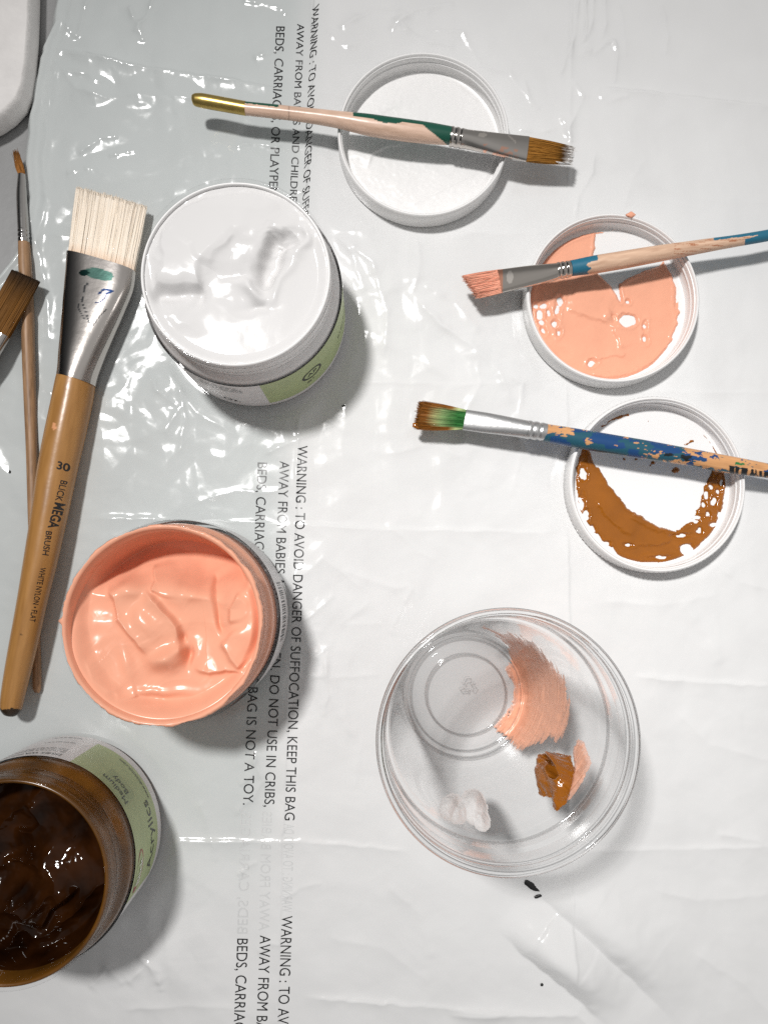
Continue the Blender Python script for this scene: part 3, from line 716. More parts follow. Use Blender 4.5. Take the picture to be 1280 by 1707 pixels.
# ------------------------------------------------------------------ lids
LIDP = [(0,.2),(43.6,.2),(44.8,.7),(45.2,1.6),(45.2,12.6),(45.0,13.5),(44.5,14),(43.9,14),(43.5,13.6),(43.3,12.6),(42.9,12.4),(42.7,11.6),(42.7,9.4),(42.2,8.9),(42.2,8.3),(42.6,7.8),(42.6,3.4),(42.0,2.4),(40.6,2.0),(0,2.0)]
def lid(key, label):
    c = np.array([LW[key][0], LW[key][1], 0.])
    t = thing('jar_lid', c, label, 'jar lid', 'white jar lids lying open side up')
    n = 240; V, f = lathe(LIDP, c, n)
    # grip ribs round the skirt
    V = V.reshape(len(LIDP), n, 3); k = np.array([3, 4]); a = np.linspace(0, 2 * math.pi, n, endpoint=False)
    if key == 'brown':
        for i in k:
            s = 1 + .006 * (np.arange(n) % 2); V[i, :, 0] = c[0] + (V[i, :, 0] - c[0]) * s; V[i, :, 1] = c[1] + (V[i, :, 1] - c[1]) * s
    o = mesh_obj('lid_shell', V.reshape(-1, 3), f, M['white_plastic'], t); add_bevelish(o, 38)
    return t, np.array([c[0], c[1], .002])
# lid with white paint
t, c = lid('white', 'white jar lid smeared with white paint under the green and gold brush')
def fn(px, py, X, Y):
    r = np.hypot(X, Y) + 2.2 * (fbm(X / 9, Y / 9, 121) - .5)
    d, tt, s = poly_dist(px, py, [(610,284),(620,256),(645,244),(690,240)])
    h = .5 + .8 * (fbm(X / 12, Y / 12, 122) - .5) + .7 * np.where(s > 0, np.exp(-d / 16), np.exp(-(d / 3) ** 2)) * sst(0, .2, tt) * sst(1, .7, tt)
    h += .5 * bumpg(px, py, 640, 180, 20, 9, -.4) - .3 * bumpg(px, py, 650, 195, 25, 9, -.4)
    d, tt, s = poly_dist(px, py, [(690,340),(720,325),(760,305),(790,290)]); h += .35 * np.exp(-(d / 4) ** 2) + .15 * (vn(px / 6, py / 5, 5) - .5)
    h = h * sst(40.6, 38.5, r); return np.where(r < 40.6, h + .05, np.nan)
field('white_paint', M['white_lightened'], t, c, 41, .35, fn)

# lid with peach paint
t, c = lid('peach', 'white jar lid coated with peach paint, white wedge bare')
gap = [(992,390),(1040,386),(1073,397),(1100,413),(1110,430),(1098,443),(1048,462),(1030,474),(1033,502),(1019,478),(998,458),(986,440),(991,415)]
holes = [(1045,535,13,9.5),(932,503,4,6),(928,516,3,7),(899,524,5,8),(893,510,4,3),(905,510,4,3),(924,541,3,4.5),(930,555,2,3),(914,522,2.2,5),(986,606,5,4),(1074,545,2,4),(1074,566,2,3),(1127,495,2,9),(1134,505,1.6,6),(1046,504,2,2),(902,538,4,4),(905,552,3,4)]
def fn(px, py, X, Y):
    jit = 2.6 * (fbm(px / 9, py / 9, 131) - .5)
    sd = -poly_sd(px, py, gap) + jit + 3 * (fbm(px / 22, py / 22, 136) - .5)
    px, py = px + 5 * (fbm(px / 9, py / 9, 137, 2) - .5), py + 5 * (fbm(px / 9, py / 9, 138, 2) - .5)
    for (hx, hy, ra, rb) in holes: sd = np.minimum(sd, (np.hypot((px - hx) / ra, (py - hy) / rb) - 1) * min(ra, rb) + jit * .5)
    r = np.hypot(X + .5, Y + .2); rim_ = (40.4 - 1.4 * sst(20, 40, X) * vn(py / 9, py * 0, 7) - r) * 3.1 + jit * .7
    sd = np.minimum(sd, rim_)
    h = .8 + .7 * (fbm(X / 11, Y / 11, 132) - .5) + .12 * (fbm(X / 3.5, Y / 3.5, 133) - .5)
    h += 1.0 * bumpg(px, py, 985, 500, 45, 26, .5) + cliff(px, py, [(940,515),(985,528),(1016,540)], 1.0, 5, 30)
    h += cliff(px, py, [(1017,540),(1028,560),(1034,585)], .9, 4, 20) + cliff(px, py, [(985,600),(1010,594),(1045,592)], .7, 3, 14)
    h += -1.6 * bumpg(px, py, 1021, 532, 5, 9, -.3) + .8 * bumpg(px, py, 1012, 528, 7, 12, -.3)
    d, tt, s = poly_dist(px, py, [(1115,570),(1085,602),(1040,622),(990,625)]); h += .5 * np.exp(-(d / 3) ** 2)
    h = np.maximum(h, .25) * sst(-.2, 5, sd) + .35 * np.exp(-((sd - 5) / 3) ** 2); return np.where(sd > 0, h + .04, np.nan)
field('peach_paint', M['peach'], t, c, 41, .3, fn)
dab = W(1051, 358, .0145)
def blob(name, m, parent, ctr, rx, ry, rz, seed, rot=0.):
    bm = bmesh.new(); bmesh.ops.create_icosphere(bm, subdivisions=3, radius=1)
    for v in bm.verts:
        p = np.array(v.co); k = 1 + .5 * (float(fbm(np.array(p[0] * 1.7 + seed), np.array(p[1] * 1.7 + p[2]), seed)) - .5) * 2
        x, y = p[0] * rx * k, p[1] * ry * k; c_, s_ = math.cos(rot), math.sin(rot)
        v.co = (x * c_ - y * s_, x * s_ + y * c_, p[2] * rz)
    V = np.array([v.co for v in bm.verts]) / 1000 + ctr; T = np.array([[v.index for v in f.verts] for f in bm.faces]); bm.free()
    return mesh_obj(name, V, T, m, parent)
blob('paint_dab', M['peach'], t, dab, 2.2, 1.5, .9, 3)

# lid with brown paint
t, c = lid('brown', 'white jar lid with brown crescent of paint along one side')
cres = [(970,742),(962,770),(958,800),(966,850),(984,882),(1008,905),(1032,926),(1056,938),(1102,938),(1130,932),(1152,924),(1188,886),(1206,840),(1211,786),(1186,784),(1172,814),(1164,847),(1146,872),(1128,886),(1100,878),(1076,866),(1046,846),(1017,812),(1004,790),(989,770),(980,746)]
bh = [(971,790,5,9),(968,840,3.5,12),(976,860,4,8),(985,884,5,6),(994,894,3,3),(1008,907,5,4),(1020,914,2,2),(1144,917,11,9),(1175,826,3,5),(1189,835,3.5,6),(1184,812,2.5,4),(1172,842,2.5,4),(1187,875,5,4),(1150,868,9,2.4),(1158,862,7,2.4),(1164,885,2.5,3),(1178,858,2,3),(1195,820,2,3),(1200,806,2,6),(1132,893,8,2),(1100,930,10,2),(1046,908,4,2),(1198,858,3,5)]
lines = [([(1003,712),(1020,700),(1046,690)], 2.2),([(1062,684),(1076,683)], 1.6),([(1172,723),(1185,738),(1194,752)], 1.8),([(1142,742),(1148,737),(1154,736)], 2.4),([(1190,745),(1200,766),(1207,790)], 2.6),([(1128,886),(1150,880),(1165,870)], 3.0),([(1134,880),(1150,872)], 1.5),([(972,742),(978,735)],1.6)]
drops = [(1125,784.5,6),(1088,772,3.4),(1060,765,2.6),(1039,765,2.2),(1029,764,1.6),(1084,775,2),(1118,845,1),(1080,700,1.2)]
def fn(px, py, X, Y):
    jit = 5.5 * (fbm(px / 10, py / 10, 141) - .5)
    sd = poly_sd(px, py, cres) + jit
    px0, py0 = px, py; px, py = px + 5 * (fbm(px / 8, py / 8, 147, 2) - .5), py + 5 * (fbm(px / 8, py / 8, 148, 2) - .5)
    for (hx, hy, ra, rb) in bh: sd = np.minimum(sd, (np.hypot((px - hx) / ra, (py - hy) / rb) - 1) * min(ra, rb) + jit * .4)
    for (pl, w) in lines:
        d, tt, s = poly_dist(px, py, pl); sd = np.maximum(sd, w - d + jit * .25)
    for (hx, hy, ra) in drops: sd = np.maximum(sd, ra - np.hypot(px - hx, py - hy) + jit * .1)
    sd = np.minimum(sd, (40.4 - np.hypot(X, Y)) * 3.1)
    h = .7 + .5 * (fbm(X / 9, Y / 9, 142) - .5) + .1 * (fbm(X / 2.6, Y / 2.6, 143) - .5)
    h += cliff(px, py, [(990,830),(1020,870),(1060,895)], .8, 4, 16) + cliff(px, py, [(1046,858),(1078,876),(1120,892)], .7, 4, 12) + cliff(px, py, [(1056,905),(1090,908),(1120,900)], .7, 3, 12)
    h = np.maximum(h, .25) * sst(-.2, 4, sd) + .3 * np.exp(-((sd - 4) / 2.5) ** 2); return np.where(sd > 0, h + .04, np.nan)
field('brown_paint', M['brown'], t, c, 41, .27, fn)

# ------------------------------------------------------------------ clear tub
cw = JW['cup']; c = np.array([cw[0], cw[1], 0.0])
rim_c = W(848, 1236, .118)
tilt = (rim_c[:2] - c[:2]) / .118       # the tub leans a little on the uneven film
t = thing('clear_cup', c, 'large clear plastic cup with peach, brown and white dabs inside', 'cup')
def lean(V):
    V = V.copy(); V[..., 0] += tilt[0] * (V[..., 2]); V[..., 1] += tilt[1] * (V[..., 2]); return V
OUT = [(19.8,3.4),(20.6,2.6),(25.6,2.3),(27.6,.6),(29.2,.4),(30.6,1.2),(31.4,3.0),(31.9,6),(42.3,88),(42.6,90),(43.9,90.9),(44.25,91.6),(44.3,92.4),(44.15,93.2),(44.2,100.5),(44.75,101.2),(45.1,102),(45.1,102.8),(44.9,103.6),(45.0,109.6),(45.5,110.2),(45.9,111.1),(45.9,112),(45.7,112.8),(45.7,116.0),(45.2,116.6)]
INN = [(44.4,112.5),(44.3,103.2),(43.6,101.8),(43.5,92.7),(43.1,91.5),(41.9,90.4),(41.6,88.2),(31.2,6.2),(30.6,4),(29.4,3.1),(26.3,3.2),(21,3.5),(20.2,4.2)]
prof = [(0,3.4)] + OUT + INN + [(0,4.2)]
V, f = lathe(dense(prof, 1.2), c, 220); o = mesh_obj('cup_wall', lean(V), f, M['cup'], t); add_bevelish(o, 45)
def on_cup(cx, cy):  # crop coordinates -> photo
    return (620 + cx / 2.783, 1000 + cy / 2.783)
def smear(name, m, polys, thick, seed, relief=None, jit=9., streak=0., rnd=6., ells=()):
    """paint stuck on the inside of the cup: the inner wall's own grid, cut to the smear's outline"""
    pr = [(2,4.2),(20.2,4.2),(21,3.5),(26.3,3.2),(29.4,3.1),(30.6,4),(31.2,6.2),(41.6,88.2)]
    pr = np.array(dense(pr, .35)); n = 900
    a = np.linspace(0, 2 * math.pi, n, endpoint=False)
    V = np.stack([pr[:, 0:1] * np.cos(a), pr[:, 0:1] * np.sin(a), pr[:, 1:2] + 0 * a], -1) / 1000 + c
    L = lean(V); px, py = PX(L[..., 0], L[..., 1], L[..., 2])
    sd = np.full(px.shape, -1e9)
    for (ex, ey, ea, eb, er) in ells:
        qx, qy = on_cup(ex, ey); dx = px - qx; dy = py - qy; cc, ss = math.cos(er), math.sin(er)
        sd = np.maximum(sd, (1 - np.hypot((dx * cc + dy * ss) / (ea / 2.783), (-dx * ss + dy * cc) / (eb / 2.783))) * min(ea, eb) / 2.783)
    for p in polys: sd = np.maximum(sd, poly_sd(px, py, [on_cup(*q) for q in p]))
    j = jit * (fbm(px / 7, py / 7, seed) - .5) + .25 * jit * (vn(px / 1.7, py / 3.4, seed + 3) - .5)
    r0 = np.hypot(px - 775, py - 1154); g0 = np.arctan2(py - 1154, px - 775)
    j = j + streak * (fbm(r0 / 2.2, g0 * 2.2, seed + 6) - .5)
    sd = sd + j
    # the near wall also falls inside the outline: keep only the side that faces the camera
    nrm_r = np.ones_like(sd); ctr_px, ctr_py = PX(np.array(c[0]), np.array(c[1]), .05)
    d = np.stack([L[..., 0], L[..., 1], L[..., 2] - H], -1)
    # inward normal of the inner wall
    dz = np.gradient(pr[:, 1]); drr = np.gradient(pr[:, 0]); ln = np.hypot(dz, drr)
    nr = -(dz / ln)[:, None]; nz = (drr / ln)[:, None]
    N = np.stack([nr * np.cos(a), nr * np.sin(a), nz + 0 * a], -1)
    face = -(d * N).sum(-1)
    ok = (sd > 0) & (face > 0)
    th_ = thick * sst(-.3, rnd, sd)
    if relief is not None: th_ = th_ + relief(px, py) * sst(0, 8, sd)
    th_ = np.maximum(th_, .05)
    Vp = lean(V + N * (th_ / 1000)[..., None])
    ok2 = np.concatenate([ok, ok[:, :1]], 1)
    k = ok2[:-1, :-1] & ok2[1:, :-1] & ok2[1:, 1:] & ok2[:-1, 1:]
    f = grid_faces(len(pr), n, True)[k.ravel()]
    r_ = np.hypot(px - 775, py - 1154); g_ = np.arctan2(py - 1154, px - 775)
    cov = np.clip(.62 + .5 * sst(0, 12, sd) + .42 * (fbm(r_ / 2.6, g_ * 4, seed + 9) - .5) + .3 * (fbm(px / 16, py / 16, seed + 8) - .5), 0, 1)
    V2, f2, c2 = compact(Vp.reshape(-1, 3), f, np.repeat(cov.reshape(-1, 1), 3, 1))
    return mesh_obj(name, V2, f2, m, t, col=c2)
fm = M['peach_film']; n_ = fm.node_tree.nodes; l_ = fm.node_tree.links   # thin paint lets the cup show through
at_ = n_.new('ShaderNodeAttribute'); at_.attribute_name = 'col'; tr_ = n_.new('ShaderNodeBsdfTransparent'); mx_ = n_.new('ShaderNodeMixShader')
l_.new(at_.outputs['Fac'], mx_.inputs[0]); l_.new(tr_.outputs[0], mx_.inputs[1]); l_.new(n_['Principled BSDF'].outputs[0], mx_.inputs[2]); l_.new(mx_.outputs[0], n_['Material Output'].inputs[0])
def strokes(px, py):
    ang = np.arctan2(py - 1154, px - 775); r = np.hypot(px - 775, py - 1154)
    return .35 * (vn(r / 2.4, ang * 3, 151) - .5) + .5 * np.exp(-((r - 99) / 3) ** 2) + .8 * bumpg(px, py, 905, 1160, 3, 9, .1) + .4 * (vn(px / 8, py / 8, 152) - .5)
smear('peach_smear', M['peach_film'], [[(520,128),(580,138),(680,166),(760,216),(840,296),(890,366),(915,430),(918,540),(892,610),(850,662),(828,640),(770,664),(700,694),(665,692),(640,655),(600,632),(568,590),(610,530),(655,480),(662,400),(618,330),(640,270),(622,210),(580,172)]], .5, 153, strokes, 7., 16.)
smear('peach_smear', M['peach_film'], [[(930,700),(955,640),(985,660),(1005,712),(1022,762),(1000,830),(945,905),(895,962),(922,860),(936,790)]], .9, 155, strokes, 5)
def swirl(px, py):
    d, tt, s = poly_dist(px, py, [on_cup(790,735),on_cup(840,750),on_cup(875,790),on_cup(885,850)])
    h = (-3.2 * np.exp(-(d / 3.6) ** 2) + 2.2 * np.exp(-((d - 10) / 5) ** 2)) * sst(0, .2, tt)
    return h + 3 * bumpg(px, py, *on_cup(810, 840), 14, 18) + 3 * bumpg(px, py, *on_cup(880, 770), 12, 14) - 2.4 * bumpg(px, py, *on_cup(838, 790), 9, 5, .8) + .6 * (vn(px / 7, py / 7, 156) - .5)
smear('brown_dab', M['brown'], [[(760,762),(775,714),(850,706),(920,720),(944,800),(932,872),(892,962),(860,982),(835,962),(832,920),(770,906),(762,850)],[(1000,830),(1024,770),(1036,730),(1034,770),(990,860),(960,880)]], 3.6, 157, swirl, 5, 0, 13)
def lump(px, py): return 1.4 * bumpg(px, py, *on_cup(475, 950), 16, 20) + .8 * bumpg(px, py, *on_cup(350, 945), 14, 14) - .5 * bumpg(px, py, *on_cup(405, 955), 5, 18) + .25 * (vn(px / 6, py / 9, 158) - .5)
smear('white_dab', M['white_lightened'], [], 1.5, 159, lump, 4, 0, 22, [(362,962,50,70,.35),(404,985,50,60,.2),(474,962,64,90,-.3),(505,1020,44,62,-.35)])
def glass_ring(name, R_, z, a_, b_, m='emboss'):
    prof_ = [(R_ + a_ * math.cos(q), z + b_ * math.sin(q)) for q in np.linspace(0, 2 * math.pi, 17)]
    V, f = lathe(prof_, c, 200); return mesh_obj(name, lean(V), f, M[m], t)
glass_ring('rolled_rim', 46.9, 117.3, 1.15, 1.0, 'glass'); glass_ring('stacking_ring', 45.6, 111.4, .8, .7, 'glass'); glass_ring('stacking_ring', 44.3, 92.2, .7, .8); glass_ring('base_ring', 31.6, 4.6, .8, 1.2); glass_ring('floor_ring', 20.4, 3.9, .55, .55); glass_ring('base_ring', 28.4, 3.3, .5, .5)
# embossed recycling mark and rings on the cup's floor
VV = []; FF = []; k = 0
def flat_stroke(pts, w, z):
    global k
    pts = np.array(pts, float)
    for p, q in zip(pts[:-1], pts[1:]):
        d = (q - p) / np.hypot(*(q - p)); nn = np.array([-d[1], d[0]]) * w / 2
        quad = [p - nn, q - nn, q + nn, p + nn]
        for zz_ in (z, z + .45):
            for qd in quad: VV.append([c[0] + qd[0] / 1000, c[1] + qd[1] / 1000, zz_ / 1000])
        FF.extend([(k+4,k+5,k+6,k+7),(k,k+1,k+5,k+4),(k+1,k+2,k+6,k+5),(k+2,k+3,k+7,k+6),(k+3,k,k+4,k+7)]); k += 8
mc = (W(779, 1143, .0045) - c)[:2] * 1000
for i in range(3):
    b = math.radians(90 + 120 * i)
    def pt(r, dA): return (mc[0] + r * math.cos(b + math.radians(dA)), mc[1] + r * math.sin(b + math.radians(dA)))
    flat_stroke([pt(4.6, -14), pt(4.6, 14), pt(3.0, 62)], .4, 4.15); flat_stroke([pt(2.5, -20), pt(2.5, 20), pt(2.0, 58)], .35, 4.15)
    flat_stroke([pt(4.6, -14), pt(2.5, -20)], .35, 4.15); flat_stroke([pt(4.0, 60), pt(1.7, 82), pt(1.4, 50)], .4, 4.15)
mesh_obj('recycling_mark', lean(np.array(VV)), FF, M['emboss'], t, smooth=False)

# ------------------------------------------------------------------ brushes
def cA(x, y): return (310 + x / 1.939, 70 + y / 1.939)
def cB(x, y): return (750 + x / 2.415, 340 + y / 2.415)
def cC(x, y): return (680 + x / 2.133, 650 + y / 2.133)
def cD(x, y): return (x / 4.162, 230 + y / 4.162)
def cE(x, y): return (x / 2.755, 600 + y / 2.755)
def secs(conv, rows): return [(conv(*l), conv(*r), z, h, e_) for (l, r, z, h, e_) in rows]
def wood(T, A, V, base, dark, seed, sc=1.):
    g = fbm(T * 9 * sc, A * 3.2, seed) ; g2 = vn(T * 26 * sc, A * 9, seed + 5)
    k = np.clip(.75 * g + .25 * g2, 0, 1)[..., None]; return np.array(base) * (k) * 1.25 + np.array(dark) * (1 - k)
def crimps(conv, a, b, z, h):
    """the pressed rings where a ferrule grips the handle: rows for secs()"""
    rows = []
    (l0, r0), (l1, r1) = a, b
    for i in range(9):
        s = i / 8; k = [1.0,1.04,.95,1.03,1.04,.95,1.04,1.02,1.0][i]
        l = np.array(l0) * (1 - s) + np.array(l1) * s; r = np.array(r0) * (1 - s) + np.array(r1) * s; m_ = (l + r) / 2
        rows.append((tuple(m_ + (l - m_) * k), tuple(m_ + (r - m_) * k), z, h * k, 1.0))
    return rows

# A: gold-ended brush with mostly bare handle over the white lid
t = thing('paint_brush', W(640, 215, 0), 'worn green brush with gold handle end, resting across the white paint lid', 'paint brush')
loft_obj('gold_end', secs(cA, [((18,180),(19,190),17.6,.5,1),((22,172),(24,202),17.6,2.3,1),((34,168),(34,207),17.6,3.0,1),((60,169),(56,212),17.6,3.4,1),((195,194),(192,236),17.6,3.3,1)]), M['gold'], t, nu=50)
def colA(T, A, V):
    x = (PX(V[..., 0], V[..., 1], V[..., 2])[0] - 310) * 1.939; y = (PX(V[..., 0], V[..., 1], V[..., 2])[1] - 70) * 1.939
    w = wood(T, A, V, (.66,.47,.37), (.46,.30,.21), 201)
    w = np.where((np.abs(x - 333) < 2.5)[..., None], w * .7, w)
    top = 195 + (x - 195) * .121
    j = 6 * (fbm(x / 10, y / 10, 203) - .5)
    g = (x + j > 752 + np.clip((y - 258), 0, 80) * 1.25) | ((x > 608) & (x < 690) & (y < top + 12 - np.abs(x - 648) * .12 + j)) | ((y < top + 3 + j * .5) & ((x < 300) | (x > 540)))
    g |= np.sin(A) < -.35
    return np.where(g[..., None], np.array([.008,.075,.048]), w)
loft_obj('handle', secs(cA, [((195,195),(192,235),17.6,3.2,1),((330,209),(328,250),17.6,3.4,1),((480,225),(475,273),17.6,4.0,1),((620,240),(608,304),17.6,5.0,1),((720,254),(712,319),17.6,5.2,1),((790,264),(784,326),17.6,4.9,1),((858,276),(850,330),17.6,4.3,1)]), M['handle'], t, colA, nu=380, nv=72)
def colFA(T, A, V):
    px, py = PX(V[..., 0], V[..., 1], V[..., 2]); x = (px - 310) * 1.939; y = (py - 70) * 1.939
    b = np.ones(V.shape) * np.array([.50,.47,.44]); n_ = fbm(x / 14, y / 9, 211)
    p = (n_ > .58) & (y > 318 + (x - 900) * .16) & (x > 960) & (x < 1075)
    b = np.where(p[..., None], np.array([.72,.42,.32]), b)
    q = (np.hypot((x - 958) / 14, (y - 300) / 7) < 1) | (np.abs((y - 305) - (x - 1045) * .9) < 3) & (x > 1040) & (x < 1065)
    return np.where(q[..., None], np.array([.8,.74,.68]), b)
loft_obj('ferrule', secs(cA, crimps(cA, ((858,275),(850,335)), ((906,285),(897,342)), 17.6, 4.4) + [((960,291),(945,352),17.6,3.6,.9),((1030,298),(1018,369),17.6,2.6,.8),((1108,306),(1098,387),17.6,2.2,.75)]), M['metal'], t, colFA, nu=150, nv=56)
def hA(s, p, q):
    b = np.array([.34,.155,.028]); 
    if s > .9 and q > -.3: b = np.array([.78,.75,.72])
    elif s > .72: b = b * .35
    return b
fibres(1.6, 'bristles', t, hA, (cA(1106,307), cA(1097,386), 17.6, 1.8, 1), (cA(1246,338), cA(1236,394), 16.6, 1.2, 1), 1300, .30, 1.0, .8)

for (x_, y_, a_, b_) in ((1240,345,1.7,.4),(1244,354,1.2,.45),(1240,363,1.6,.4),(1245,371,1.3,.45),(1241,381,1.8,.45),(1232,391,1.6,.4),(1208,391,2.8,.35)): blob('paint_clot', M['white_paint'], t, W(*cA(x_, y_), .0172), a_, b_, .8, int(x_ + y_), -.2)

# B: peach-loaded brush over the peach lid
t = thing('paint_brush', W(1010, 455, 0), 'angled brush loaded with peach paint, blue chips on bare handle', 'paint brush')
zB = 18.0
def colB(T, A, V):
    px, py = PX(V[..., 0], V[..., 1], V[..., 2]); x = (px - 750) * 2.415; y = (py - 340) * 2.415
    w = wood(T, A, V, (.66,.46,.33), (.42,.24,.15), 221, 1.4)
    jj = 16 * (fbm(x / 16, y / 11, 222) - .5)
    top = 230 - (x - 480) * .159
    b = (x < 560 + np.where(y < top + 16, 34, 8 * np.sin(y / 5)) + jj) | ((x > 1060) & (y < top + 8 + (x - 1060) * .04 + jj * .4)) | ((x > 1185) & (y > top + 24 - (x - 1185) * .12 + jj * .3))
    b |= np.sin(A) < -.45
    r_ = (fbm(x / 60, y / 5, 225) > .66) & (x > 900)
    w = np.where(r_[..., None], np.array([.42,.17,.085]), w)
    return np.where(b[..., None], np.array([.012,.13,.21]), w)
loft_obj('handle', secs(cB, [((478,230),(490,289),zB,3.9,1),((600,206),(612,274),zB,4.9,1),((700,190),(710,257),zB,4.9,1),((820,171),(828,234),zB,4.6,1),((1000,146),(1008,198),zB,3.9,1),((1180,121),(1186,165),zB,3.2,1),((1290,102),(1294,146),zB,3.1,1),((1500,66),(1503,98),zB,2.4,1),((1560,60),(1562,84),zB,1.6,1)]), M['raw'], t, colB, nu=380, nv=72)
def colFB(T, A, V):
    px, py = PX(V[..., 0], V[..., 1], V[..., 2]); x = (px - 750) * 2.415; y = (py - 340) * 2.415
    b = np.ones(V.shape) * np.array([.50,.46,.42]); k = (x < 232 + 12 * (fbm(x / 8, y / 8, 227) - .5)) & (x < 212)
    b = np.where((np.hypot((x - 240) / 16, (y - 296) / 32) + .4 * (fbm(x / 9, y / 9, 228) - .5) < .85)[..., None], np.array([.82,.76,.70]), b)
    return np.where(k[..., None], np.array([.85,.42,.29]), b)
loft_obj('ferrule', secs(cB, [((188,266),(206,358),zB,2.2,.75),((300,251),(312,334),zB,2.8,.85),((425,240),(432,304),zB,3.8,.95)] + crimps(cB, ((427,238),(433,301)), ((476,231),(488,292)), zB, 4.2)), M['metal'], t, colFB, nu=150, nv=56)
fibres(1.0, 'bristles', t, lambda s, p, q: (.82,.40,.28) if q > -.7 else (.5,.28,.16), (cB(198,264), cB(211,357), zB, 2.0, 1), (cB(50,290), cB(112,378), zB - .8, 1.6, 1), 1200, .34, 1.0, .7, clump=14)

# C: green-haired brush with chipped blue handle over the brown lid
t = thing('paint_brush', W(980, 740, 0), 'brush with green bristles dipped in brown, chipped blue handle', 'paint brush')
zC = 18.2
def colC(T, A, V):
    px, py = PX(V[..., 0], V[..., 1], V[..., 2]); x = (px - 680) * 2.133; y = (py - 650) * 2.133
    w = wood(T, A, V, (.62,.33,.15), (.42,.2,.08), 231, 1.4)
    s = x + y * .17
    k = fbm(x / 46, (y - x * .18) / 15, 232, 4); k2 = fbm(x / 13, (y - x * .18) / 6, 235, 3)
    thr = np.interp(x, [470,560,640,820,950,1050,1120,1280], [.52,.42,.34,.36,.42,.54,.62,.60])
    blue = (.65 * k + .35 * k2) > thr
    blue |= (x < 600) & (y > 152 + (x - 470) * .18)
    blue &= ~((x < 590) & (y > 128) & (y < 150 + (x - 490) * .12) & (x > 500) & (k2 < .62))
    deep = fbm(x / 40, y / 20, 238) > .52
    out = np.where(blue[..., None], np.where(deep[..., None], np.array([.010,.055,.17]), np.array([.016,.085,.125])), w)
    blk = (np.hypot((x - 990) / 26, (y - 240) / 12) + (k2 - .5) * 1.6 < .8) | (np.hypot((x - 925) / 20, (y - 229) / 8) + (k2 - .5) < .8)
    blk |= (x > 1140) & (y > 268 + (x - 1140) * .17) & (vn(x / 5, y / 40, 239) > .35)
    out = np.where(blk[..., None], np.array([.008,.01,.012]), out)
    gr = (np.hypot((x - 1180) / 22, (y - 262) / 6) + (k2 - .5) * 1.5 < .7)
    out = np.where(gr[..., None], np.array([.02,.16,.05]), out)
    return np.where((np.sin(A) < -.45)[..., None], np.array([.015,.08,.22]), out)
loft_obj('handle', secs(cC, [((492,121),(480,182),zC,4.0,1),((620,141),(606,208),zC,4.6,1),((810,173),(796,240),zC,4.6,1),((1000,208),(988,268),zC,4.2,1),((1110,229),(1100,290),zC,3.9,1),((1290,264),(1282,314),zC,3.4,1),((1480,304),(1474,342),zC,2.7,1),((1530,318),(1526,340),zC,1.5,1)]), M['handle'], t, colC, nu=420, nv=80)
loft_obj('ferrule', secs(cC, [((207,70),(193,142),zC - 1.5,2.2,.75),((262,78),(254,151),zC - 1.0,2.4,.8),((340,92),(330,160),zC - .4,3.0,.9),((425,109),(416,172),zC,3.9,.97)] + crimps(cC, ((428,109),(418,173)), ((494,120),(484,180)), zC, 4.2)), M['dull'], t,
         lambda T, A, V: np.ones(V.shape) * np.array([.52,.52,.52]), nu=150, nv=56)
def hC(s, p, q):
    g = np.array([.03,.16,.035]); l = np.array([.50,.58,.28]); b = np.array([.26,.095,.012])
    x = s + .12 * p * p - .1
    if q < -.4: x += .1
    if p < -.72 or p > .8: x += .35
    if x < .5: return g + (l - g) * max(0, (x - .1) / .5) ** 1.6
    if x < .68: return l + (b - l) * (x - .5) / .18
    return b
fibres(1.3, 'bristles', t, hC, (cC(206,71), cC(194,141), zC - 1.5, 1.9, 1), (cC(44,42), cC(26,138), zC - 3.5, 1.3, 1), 1100, .32, 1.0, .8, clump=10)
blob('paint_clot', M['brown'], t, W(*cC(30,127), .0145), 2.0, 1.4, 1.0, 8, -.3); blob('paint_clot', M['brown'], t, W(*cC(52,50), .0145), 1.4, 1.0, .8, 9); blob('paint_clot', M['brown'], t, W(*cC(46,90), .0147), 1.0, 2.6, .7, 10)

# D: wide white-nylon brush at the left
t = thing('paint_brush', W(110, 700, 0), 'large flat brush with white bristles, chrome ferrule and lettered wooden handle', 'paint brush')
zD = 10.0
def colD(T, A, V):
    w = wood(T, A, V, (.39,.20,.064), (.27,.122,.032), 241, .9)
    px, py = PX(V[..., 0], V[..., 1], V[..., 2])
    k = np.hypot((px - 91) / 5, (py - 711) / 9) + .9 * (fbm(px / 4, py / 4, 246) - .5) < .7
    w = np.where(k[..., None], np.array([.70,.33,.16]), w)
    k = np.hypot((px - 36) / 1.6, (py - 1058) / 1.8) < 1
    w = np.where(k[..., None], w * .3, w)
    return np.where((py > 1180 + 4 * vn(px / 5, py / 5, 5))[..., None], np.array([.03,.018,.01]), w)
HD = [(cE(268,62), cE(436,104), zD, 9.6, 1), (cE(254,130), cE(425,180), zD, 10.2, 1), (cE(220,290), cE(393,330), zD + .5, 10.0, 1), (cE(182,480), cE(350,520), zD + 1, 9.4, 1), (cE(150,700), cE(305,730), zD + 2, 8.8, 1), (cE(118,900), cE(262,925), zD + 3, 8.0, 1), (cE(85,1100), cE(212,1125), zD + 3.6, 7.2, 1), (cE(48,1300), cE(168,1325), zD + 3.6, 6.4, 1), (cE(14,1500), cE(118,1525), zD + 3, 5.6, 1), (cE(4,1590), cE(96,1612), zD + 2.6, 5.0, 1), (cE(20,1625), cE(72,1636), zD + 2.5, 3.0, 1), (cE(40,1634), cE(52,1638), zD + 2.5, .6, 1)]
hd = loft_obj('handle', HD, M['handle'], t, colD, nu=420, nv=72)
